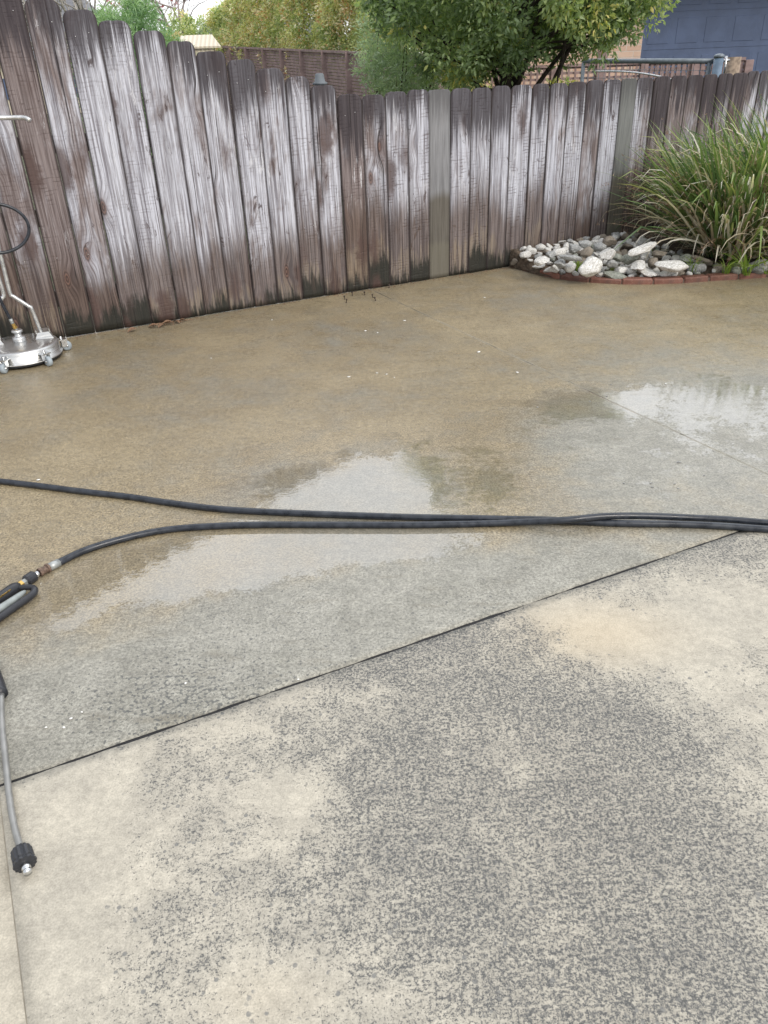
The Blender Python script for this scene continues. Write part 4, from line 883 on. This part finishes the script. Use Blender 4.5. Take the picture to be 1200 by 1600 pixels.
# greyer shrub on its left
b2 = Vector(dp(622, 130, 8.0)); b2.z = -.06; sh = empty('grey_green_shrub', tuple(b2), 'grey-green fine-leaved shrub left of the big leafy tree', 'shrub')
cl2 = []
while len(cl2) < 230:
    u = rt.uniform(-1, 1, 3)
    if (u ** 2).sum() < 1: cl2.append((u[0] * .46 + .10, u[1] * .4, 1.52 + u[2] * .52))
crown(sh, cl2, 70, .13, .038, M_grey_leaf, 8, aspect=.3); limbs((0, 0, 0), [(c, .014) for c in cl2[:14]], .04, M_bark, sh, 9)
b2 = Vector(dp(897, 128, 6.9)); b2.z = -.06; sh = empty('small_shrub', tuple(b2), 'small yellow-green shrub peeping over the fence right of the tree limbs', 'shrub')
cl3 = [(rt.uniform(-.2, .16), rt.uniform(-.12, .12), 1.16 + rt.uniform(-.25, .07)) for _ in range(40)]
crown(sh, cl3, 26, .06, .04, M_citrus, 18, hue=lambda r, c: r.uniform(.65, .95)); limbs((0, 0, 0), [(c, .008) for c in cl3[:10]], .02, M_bark, sh, 19)

# conifer, upper left
b2 = Vector(dp(205, 60, 11.0)); b2.z = -.06; cf = empty('soft_conifer', tuple(b2), 'soft bright green feathery conifer rising behind the tallest palings', 'conifer')
cl4 = []
while len(cl4) < 420:
    u = rt.uniform(-1, 1, 3)
    if (u ** 2).sum() < 1 and (u ** 2).sum() > .2: cl4.append((u[0] * .72 + .02, u[1] * .6, 1.25 + u[2] * .98 + .05 * math.sin(u[0] * 9)))
crown(cf, cl4, 130, .13, .06, M_conif, 28, aspect=.16, hue=lambda r, c: r.uniform(.2, .8)); limbs((0, 0, 0), [(c, .02) for c in cl4[:18]], .05, M_bark, cf, 29)

# bare trees far behind
def bare_tree(px, D, hgt, spread, mat, label, seed, flowers=0):
    b = Vector(dp(px, 60, D)); b.z = -.06; e = empty('bare_tree', tuple(b), label, 'tree'); rnd = random.Random(seed); m = MB(); ends = []
    m.tube([(0, 0, 0), (0.05, 0, hgt * .25), (0, 0, hgt * .45)], [.12, .09, .06], 8, step=.3); m.build('trunk', mat, e); m = MB()
    def br(p, d, L, r_, dep):
        q = p + d * L * .5 + Vector((rnd.uniform(-1, 1), rnd.uniform(-1, 1), rnd.uniform(-.3, .6))) * L * .1; t = p + d * L; m.tube([p, q, t], [r_, r_ * .8, r_ * .55], 5)
        if dep == 0: ends.append(t); return
        for _ in range(3 if dep > 1 else 4):
            nd = (d + Vector((rnd.gauss(0, .5), rnd.gauss(0, .5), rnd.gauss(.1, .35)))).normalized(); br(t if rnd.random() < .6 else q, nd, L * rnd.uniform(.6, .8), r_ * .55, dep - 1)
    for _ in range(8): br(Vector((0, 0, hgt * rnd.uniform(.3, .45))), Vector((rnd.gauss(0, .5) * spread, rnd.gauss(0, .5), rnd.uniform(.5, 1))).normalized(), hgt * .24, .035, 4)
    m.build('branches', mat, e)
    if flowers:
        idx = [rnd.choice(ends) for _ in range(flowers)]; C = []; Dn = []
        for t in idx:
            for _ in range(5): C.append(tuple(t + Vector((rnd.gauss(0, .03), rnd.gauss(0, .03), rnd.gauss(0, .03))))); Dn.append((0, 0, 1))
        leaves('blossoms', C, Dn, .10, M_pink, e, np.random.default_rng(3).random(len(C)), .6, seed=4)
M_twigp = simple('pinkish_twig', (.30, .25, .24), .9)
bare_tree(290, 24, 5.2, 1.1, M_twigp, 'leafless tree dotted with pink buds above the far hedge', 5, 150)
bare_tree(125, 13, 3.4, .9, M_bark2, 'bare pale-twigged tree at the top left behind the palings', 8)

# lattice fence with hedge
LP = [(300, 19.5, 70), (330, 18.9, 72), (360, 18.0, 74.5), (385, 17.1, 75.5), (412, 16.2, 77), (440, 15.3, 78), (471, 14.4, 79.5), (506, 13.5, 81), (544, 12.6, 82.5), (587, 11.7, 84), (636, 10.8, 86), (690, 10.2, 88)]
PT = [Vector(dp(x, y, D)) for x, D, y in LP]
M_lat = simple('stained_brown_trellis', (.29, .205, .200), .75, var=.25, vs=12)
lf_ = empty('slatted_fence', (PT[0].x, PT[0].y, 0), 'brown close-slatted panel fence with posts below the flowering hedge', 'fence')
for i, p in enumerate(PT):
    m = MB(); m.box((0, 0, p.z / 2), (.09, .09, p.z + .02), bev=.005); o = m.build('post', M_lat, lf_); o.location = (p.x - PT[0].x, p.y - PT[0].y, 0)
    if i:
        a, b = PT[i - 1] - Vector((PT[0].x, PT[0].y, 0)), p - Vector((PT[0].x, PT[0].y, 0)); m = MB(); d = Vector((b.x - a.x, b.y - a.y, 0)); L = d.length; yaw = math.atan2(d.y, d.x); nb = Vector((-d.y, d.x, 0)).normalized()
        if nb.y < 0: nb = -nb
        zt0, zt1 = a.z, b.z; k = 0
        sl_n = int(zt0 / .042); pitch = math.atan2(zt1 - zt0, L); R_ = Matrix.Rotation(yaw, 3, 'Z') @ Matrix.Rotation(-pitch, 3, 'Y')
        for q in range(sl_n):
            z0 = zt0 - .03 - q * .042; z1 = zt1 - .03 - q * .042
            if z1 < .05: break
            c = (a + b) / 2; m.box((c.x + nb.x * .012, c.y + nb.y * .012, (z0 + z1) / 2), (L - .09, .010, .035), M=R_)
        c = (a + b) / 2; m.box((c.x + nb.x * .03, c.y + nb.y * .03, c.z / 2), (.035, .02, c.z - .03), yaw); m.box((c.x, c.y, c.z + .008), (L, .06, .03), M=R_)
        m.build('slat_panel', M_lat, lf_)
def hedge(i0, i1, back, top, label, seed, cut=lambda t: 1, n=900, b_off=0):
    a, b = PT[i0], PT[i1]; d = Vector((b.x - a.x, b.y - a.y, 0)); L = d.length; d.normalize(); nb = Vector((-d.y, d.x, 0))
    if nb.y < 0: nb = -nb
    e = empty('flowering_hedge', (a.x, a.y, 0), label, 'hedge'); r = np.random.default_rng(seed); cl = []
    for _ in range(n):
        t = r.random(); tp = top(t); face = r.random() < .72; y = back + (abs(r.normal(0, .12)) if face else r.uniform(0, 1.1)); z = r.uniform(.5, tp) if face else tp - abs(r.normal(0, .14)); z += .12 * mnoise.noise(Vector((t * L * 1.5, 0, 3))); y -= .18 * mnoise.noise(Vector((t * L * 1.2, z * 1.4, 7)))
        p = d * (t * L) + nb * y; cl.append((p.x, p.y, z))
    crown(e, cl, 80, .15, .055, M_hedge, seed + 1, name='foliage', hue=lambda r, c: r.choice([.3, .45, .6, .78, .88, .97], p=[.24, .26, .18, .13, .07, .12]))
    m = MB()
    for q in range(int(L / .8)):
        p = d * (q * .8 + .3) + nb * (back + .5); m.tube([(p.x, p.y, 0), (p.x + .05, p.y, 1.2), (p.x, p.y + .05, 2.0)], [.035, .03, .015], 7)
    m.build('stems', M_bark, e)
hedge(0, 11, .42, lambda t: 2.42 + .55 * min(1, t * 6) - .65 * t, 'long flowering hedge of green and cream leaves above the slatted fence', 41, n=3000)
# small dark round shrub + shed at the hedge's left end
b2 = Vector(dp(296, 60, 20.5)); b2.z = -.06; sh = empty('round_shrub', tuple(b2), 'rounded darker shrub between the conifer and the flowering hedge', 'shrub')
cl5 = []
while len(cl5) < 170:
    u = rt.uniform(-1, 1, 3)
    if (u ** 2).sum() < 1: cl5.append((u[0] * .72 - .1, u[1] * .5, 1.75 + u[2] * .95))
crown(sh, cl5, 120, .15, .07, M_hedge, 48, hue=lambda r, c: r.choice([.15, .35, .5, .9], p=[.35, .35, .2, .1])); limbs((0, 0, 0), [(c, .02) for c in cl5[:8]], .05, M_bark, sh, 49)
def corr():
    t = MT('cream_corrugated_iron'); wv = t.n('ShaderNodeTexWave'); wv.bands_direction = 'X'; wv.inputs['Scale'].default_value = 4; t.L(t.tc(), wv.inputs['Vector'])
    return t.fin(t.mix(t.step(wv.outputs['Fac'], 0, 1), (.52, .46, .36), (.68, .62, .50)), .6, t.bump(wv.outputs['Fac'], .01, .8))
M_corr = corr(); b2 = Vector(dp(308, 70, 17.0)); shd = empty('garden_shed', (b2.x, b2.y, -.06), 'small shed with cream ridged roof just left of the flowering hedge', 'shed'); shd.rotation_euler = (0, 0, .1)
zt = dp(308, 53, 17.0)[2] + .06; ze = dp(308, 74, 17.0)[2] + .06
m = MB(); hw = .33; m.add([(-hw, -.35, ze), (hw + .12, -.35, ze), (hw - .06, .35, zt), (-hw + .02, .35, zt), (-hw, -.35, ze - .03), (hw + .12, -.35, ze - .03), (hw - .06, .35, zt - .03), (-hw + .02, .35, zt - .03)], [(0, 1, 2, 3), (7, 6, 5, 4), (0, 4, 5, 1), (1, 5, 6, 2), (2, 6, 7, 3), (3, 7, 4, 0)]); m.build('roof', M_corr, shd)
m = MB(); m.box((0, 0, (ze - .04) / 2), (hw * 1.9, .62, ze - .04)); m.build('wall', M_corr, shd)
m = MB(); m.box((0, -.315, .75), (.42, .02, 1.4)); m.build('door', M_lat, shd)

# brick house with the garage door
def bricks():
    t = MT('pale_red_brickwork'); br = t.n('ShaderNodeTexBrick'); t.L(t.map((1, 1, 1), rot=(PI / 2, 0, 0)), br.inputs['Vector'])
    for k, v in (('Scale', 1), ('Brick Width', .24), ('Row Height', .086), ('Mortar Size', .007), ('Mortar Smooth', .2)): br.inputs[k].default_value = v
    br.inputs['Color1'].default_value = (.55, .34, .25, 1); br.inputs['Color2'].default_value = (.70, .52, .41, 1); br.inputs['Mortar'].default_value = (.66, .62, .57, 1)
    c = t.mix(.35, br.outputs['Color'], t.mix(t.noise(9, 3), (.46, .28, .20), (.72, .58, .48))); return t.fin(c, .85, t.bump(br.outputs['Fac'], -.006, .8))
M_bw = bricks(); M_door = simple('navy_steel_door_hazed', (.085, .120, .215), .42, vs=5, var=.1); M_trim = simple('grey_trim', (.30, .31, .32), .6)  # door navy is lightened and blued to hold the glare haze
def tiles():
    t = MT('grey_roof_tile'); wv = t.n('ShaderNodeTexWave'); wv.bands_direction = 'Z'; wv.inputs['Scale'].default_value = 4; t.L(t.tc(), wv.inputs['Vector']); return t.fin(t.mix(t.step(wv.outputs['Fac'], .1, .5), (.10, .105, .12), (.20, .205, .225)), .7, t.bump(wv.outputs['Fac'], .02, .7))
M_tile = tiles()
g0 = Vector(dp(1000, 95, 15)); yawh = -math.atan2(g0.x, g0.y) + math.radians(14); hx = Vector((math.cos(yawh), math.sin(yawh), 0))
hs = empty('brick_house', (g0.x, g0.y, -.06), 'pale red brick house with a wide navy panelled garage door', 'house'); hs.rotation_euler = (0, 0, yawh)
m = MB(); m.box((-1.65, 3, 1.4), (3.3, 6, 2.8)); m.box((7.0, 3, 1.4), (3.0, 6, 2.8)); m.box((2.75, 3.1, 2.72), (5.5, 5.8, .16)); m.box((2.75, 5.9, 1.3), (5.5, .2, 2.6)); m.build('wall', M_bw, hs)
m = MB(); dh = 2.58; nr_, nc = 5, 12; DW = 5.4; m.box((.05 + DW / 2, .14, dh / 2), (DW, .04, dh))
for r_ in range(nr_):
    for c_ in range(nc):
        cx_ = .05 + DW / nc * (c_ + .5); cz = dh / nr_ * (r_ + .5); m.box((cx_, .119, cz), (DW / nc - .11, .008, dh / nr_ - .17), bev=.004)
    m.box((.05 + DW / 2, .117, dh / nr_ * r_ + .012), (DW, .006, .010))
m.build('garage_door', M_door, hs)
m = MB(); m.box((.012, .09, 1.3), (.07, .06, 2.6)); m.box((5.49, .09, 1.3), (.07, .06, 2.6)); m.box((2.75, .09, 2.63), (5.5, .06, .09)); m.build('door_frame', M_door, hs)
m = MB(); x0, x1, y0, y1, ez, rz_ = -3.8, 9.0, -.55, 6.6, 2.8, 4.1
m.add([(x0, y0, ez), (x1, y0, ez), (x1, y1, ez), (x0, y1, ez), (x0 + 3, (y0 + y1) / 2, rz_), (x1 - 3, (y0 + y1) / 2, rz_)], [(0, 1, 5, 4), (1, 2, 5), (2, 3, 4, 5), (3, 0, 4), (3, 2, 1, 0)]); m.build('roof', M_tile, hs)
m = MB(); m.box(((x0 + x1) / 2, y0 - .05, ez + .01), (x1 - x0, .1, .11), bev=.01); m.build('gutter', M_trim, hs)

# trellis between gate and house
tr = Vector(dp(940, 104, 12.4)); ty = math.atan2(-tr.x, tr.y) + math.radians(6); tre = empty('trellis_fence', (tr.x, tr.y, 0), 'brown square-holed trellis with posts in front of the brick wall', 'trellis'); tre.rotation_euler = (0, 0, ty)
for q, (x, hh) in enumerate(((-.62, 1.30), (.0, 1.62), (.56, 1.33), (1.22, 1.3), (1.9, 1.3))):
    m = MB(); m.box((x, 0, hh / 2), (.13 if q in (1,) else .1, .1, hh), bev=.005); m.build('post', M_lat, tre)
for (xa, xb) in ((-2.4, -.67), (-.57, -.06), (.06, .51), (.61, 1.17), (1.27, 1.85)):
    m = MB(); L = xb - xa
    for z in np.arange(.3, 1.30, .066): m.box(((xa + xb) / 2, .012, float(z)), (L, .012, .030 if xa < .5 else .045))
    for x in np.arange(xa + .05, xb, .088 if xa < .5 else .07): m.box((float(x), -.002, .78), (.028 if xa < .5 else .045, .012, 1.03))
    m.box(((xa + xb) / 2, .0, 1.315), (L, .05, .035)); m.build('lattice_panel', M_lat, tre)
# steel gate
M_gate = simple('blue_grey_painted_steel', (.16, .19, .22), .45, .2); M_post = simple('blue_painted_post', (.13, .19, .27), .5); M_wp = simple('weathered_post_wood', (.27, .21, .16), .85, var=.3, vs=30, bumpd=.002)
ga, gb_ = Vector(dp(912, 95.5, 10.3)), Vector(dp(1116, 95.5, 9.6)); gt = empty('steel_gate', (gb_.x, gb_.y, 0), 'blue-grey steel farm-style gate with arched brace behind the fence', 'gate')
def G(p): return Vector(p) - Vector((gb_.x, gb_.y, 0))
m = MB(); m.tube([G(ga), G(gb_)], .024, 12); m.build('top_rail', M_gate, gt)
m = MB(); pa = G(ga); pb = G(gb_); pts = []
for i in range(13): t = i / 12; q = pa.lerp(pb, .08 + t * .86); q.z = pb.z - .035 - .22 * (t ** 2.2) - .02 * (1 - t); pts.append(q)
m.tube(pts, .009, 8); m.build('arched_brace', M_chrome, gt)
m = MB(); lo = Vector((0, 0, -1.15)); m.tube([pa + lo, pb + lo], .02, 10); m.tube([pa, pa + lo], .022, 10); m.tube([pb + (pa - pb) * .03, pb + (pa - pb) * .03 + lo], .022, 10)
m.build('frame', M_gate, gt)
m = MB()
for i in range(1, 22): q = pa.lerp(pb, i / 22); m.tube([q, q + lo], .0028, 5)
for i in range(1, 14): z = Vector((0, 0, -1.15 * i / 14)); m.tube([pa + z, pb + z], .0028, 5)
m.build('mesh', M_gate, gt)
c = dp(1123.5, 90, 9.55); gpst = empty('gate_post', (c[0], c[1], -.06), 'round blue capped steel gate post', 'post'); zt = dp(1123.5, 86, 9.55)[2] + .06
m = MB(); m.tube([(0, 0, 0), (0, 0, zt - .02)], .047, 18); m.build('pipe', M_post, gpst)
m = MB(); m.lathe([(.05, -.025), (.052, -.01), (.048, 0), (.03, .01), (.004, .013)], (0, 0, zt), 18); m.build('cap', M_gate, gpst)
m = MB(); m.tube([(.04, 0, zt - .05), (.11, .0, zt - .05)], .012, 8); m.tube([(.075, 0, zt - .2), (.075, 0, zt - .01)], .012, 8); m.build('hinge', M_chrome, gpst)
c = dp(1148, 90, 9.75); m = MB(); zt = dp(1148, 89, 9.75)[2] + .06; m.tube([(0, 0, 0), (0, 0, zt)], .066, 16); o = m.build('timber_post', M_wp); o.location = (c[0], c[1], -.06); tag(o, 'round brown timber post right of the blue gate post', 'post')

# far neighbour's roofs
for (px, D, ez, rz_, w_, lab, mt) in ((415, 46, 2.6, 5.6, 6, 'distant house with pale grey tiled roof above the hedge', M_tile), (60, 60, 2.8, 6.4, 10, 'distant house with grey roof behind the bare tree', M_tile)):
    b = Vector(dp(px, 60, D)); e = empty('house', (b.x, b.y, -.06), lab, 'house')
    m = MB(); m.box((0, 0, ez / 2), (w_, 7, ez)); m.build('wall', M_corr, e)
    m = MB(); m.add([(-w_ / 2 - .5, -4, ez), (w_ / 2 + .5, -4, ez), (w_ / 2 + .5, 4, ez), (-w_ / 2 - .5, 4, ez), (-w_ / 2 + 2, 0, rz_), (w_ / 2 - 2, 0, rz_)], [(0, 1, 5, 4), (1, 2, 5), (2, 3, 4, 5), (3, 0, 4), (3, 2, 1, 0)]); m.build('roof', mt, e)
    m = MB(); m.box((-w_ * .2, -3.52, 1.4), (1.6, .06, 1.1)); m.box((w_ * .25, -3.52, 1.4), (1.6, .06, 1.1)); m.build('window', M_door, e)
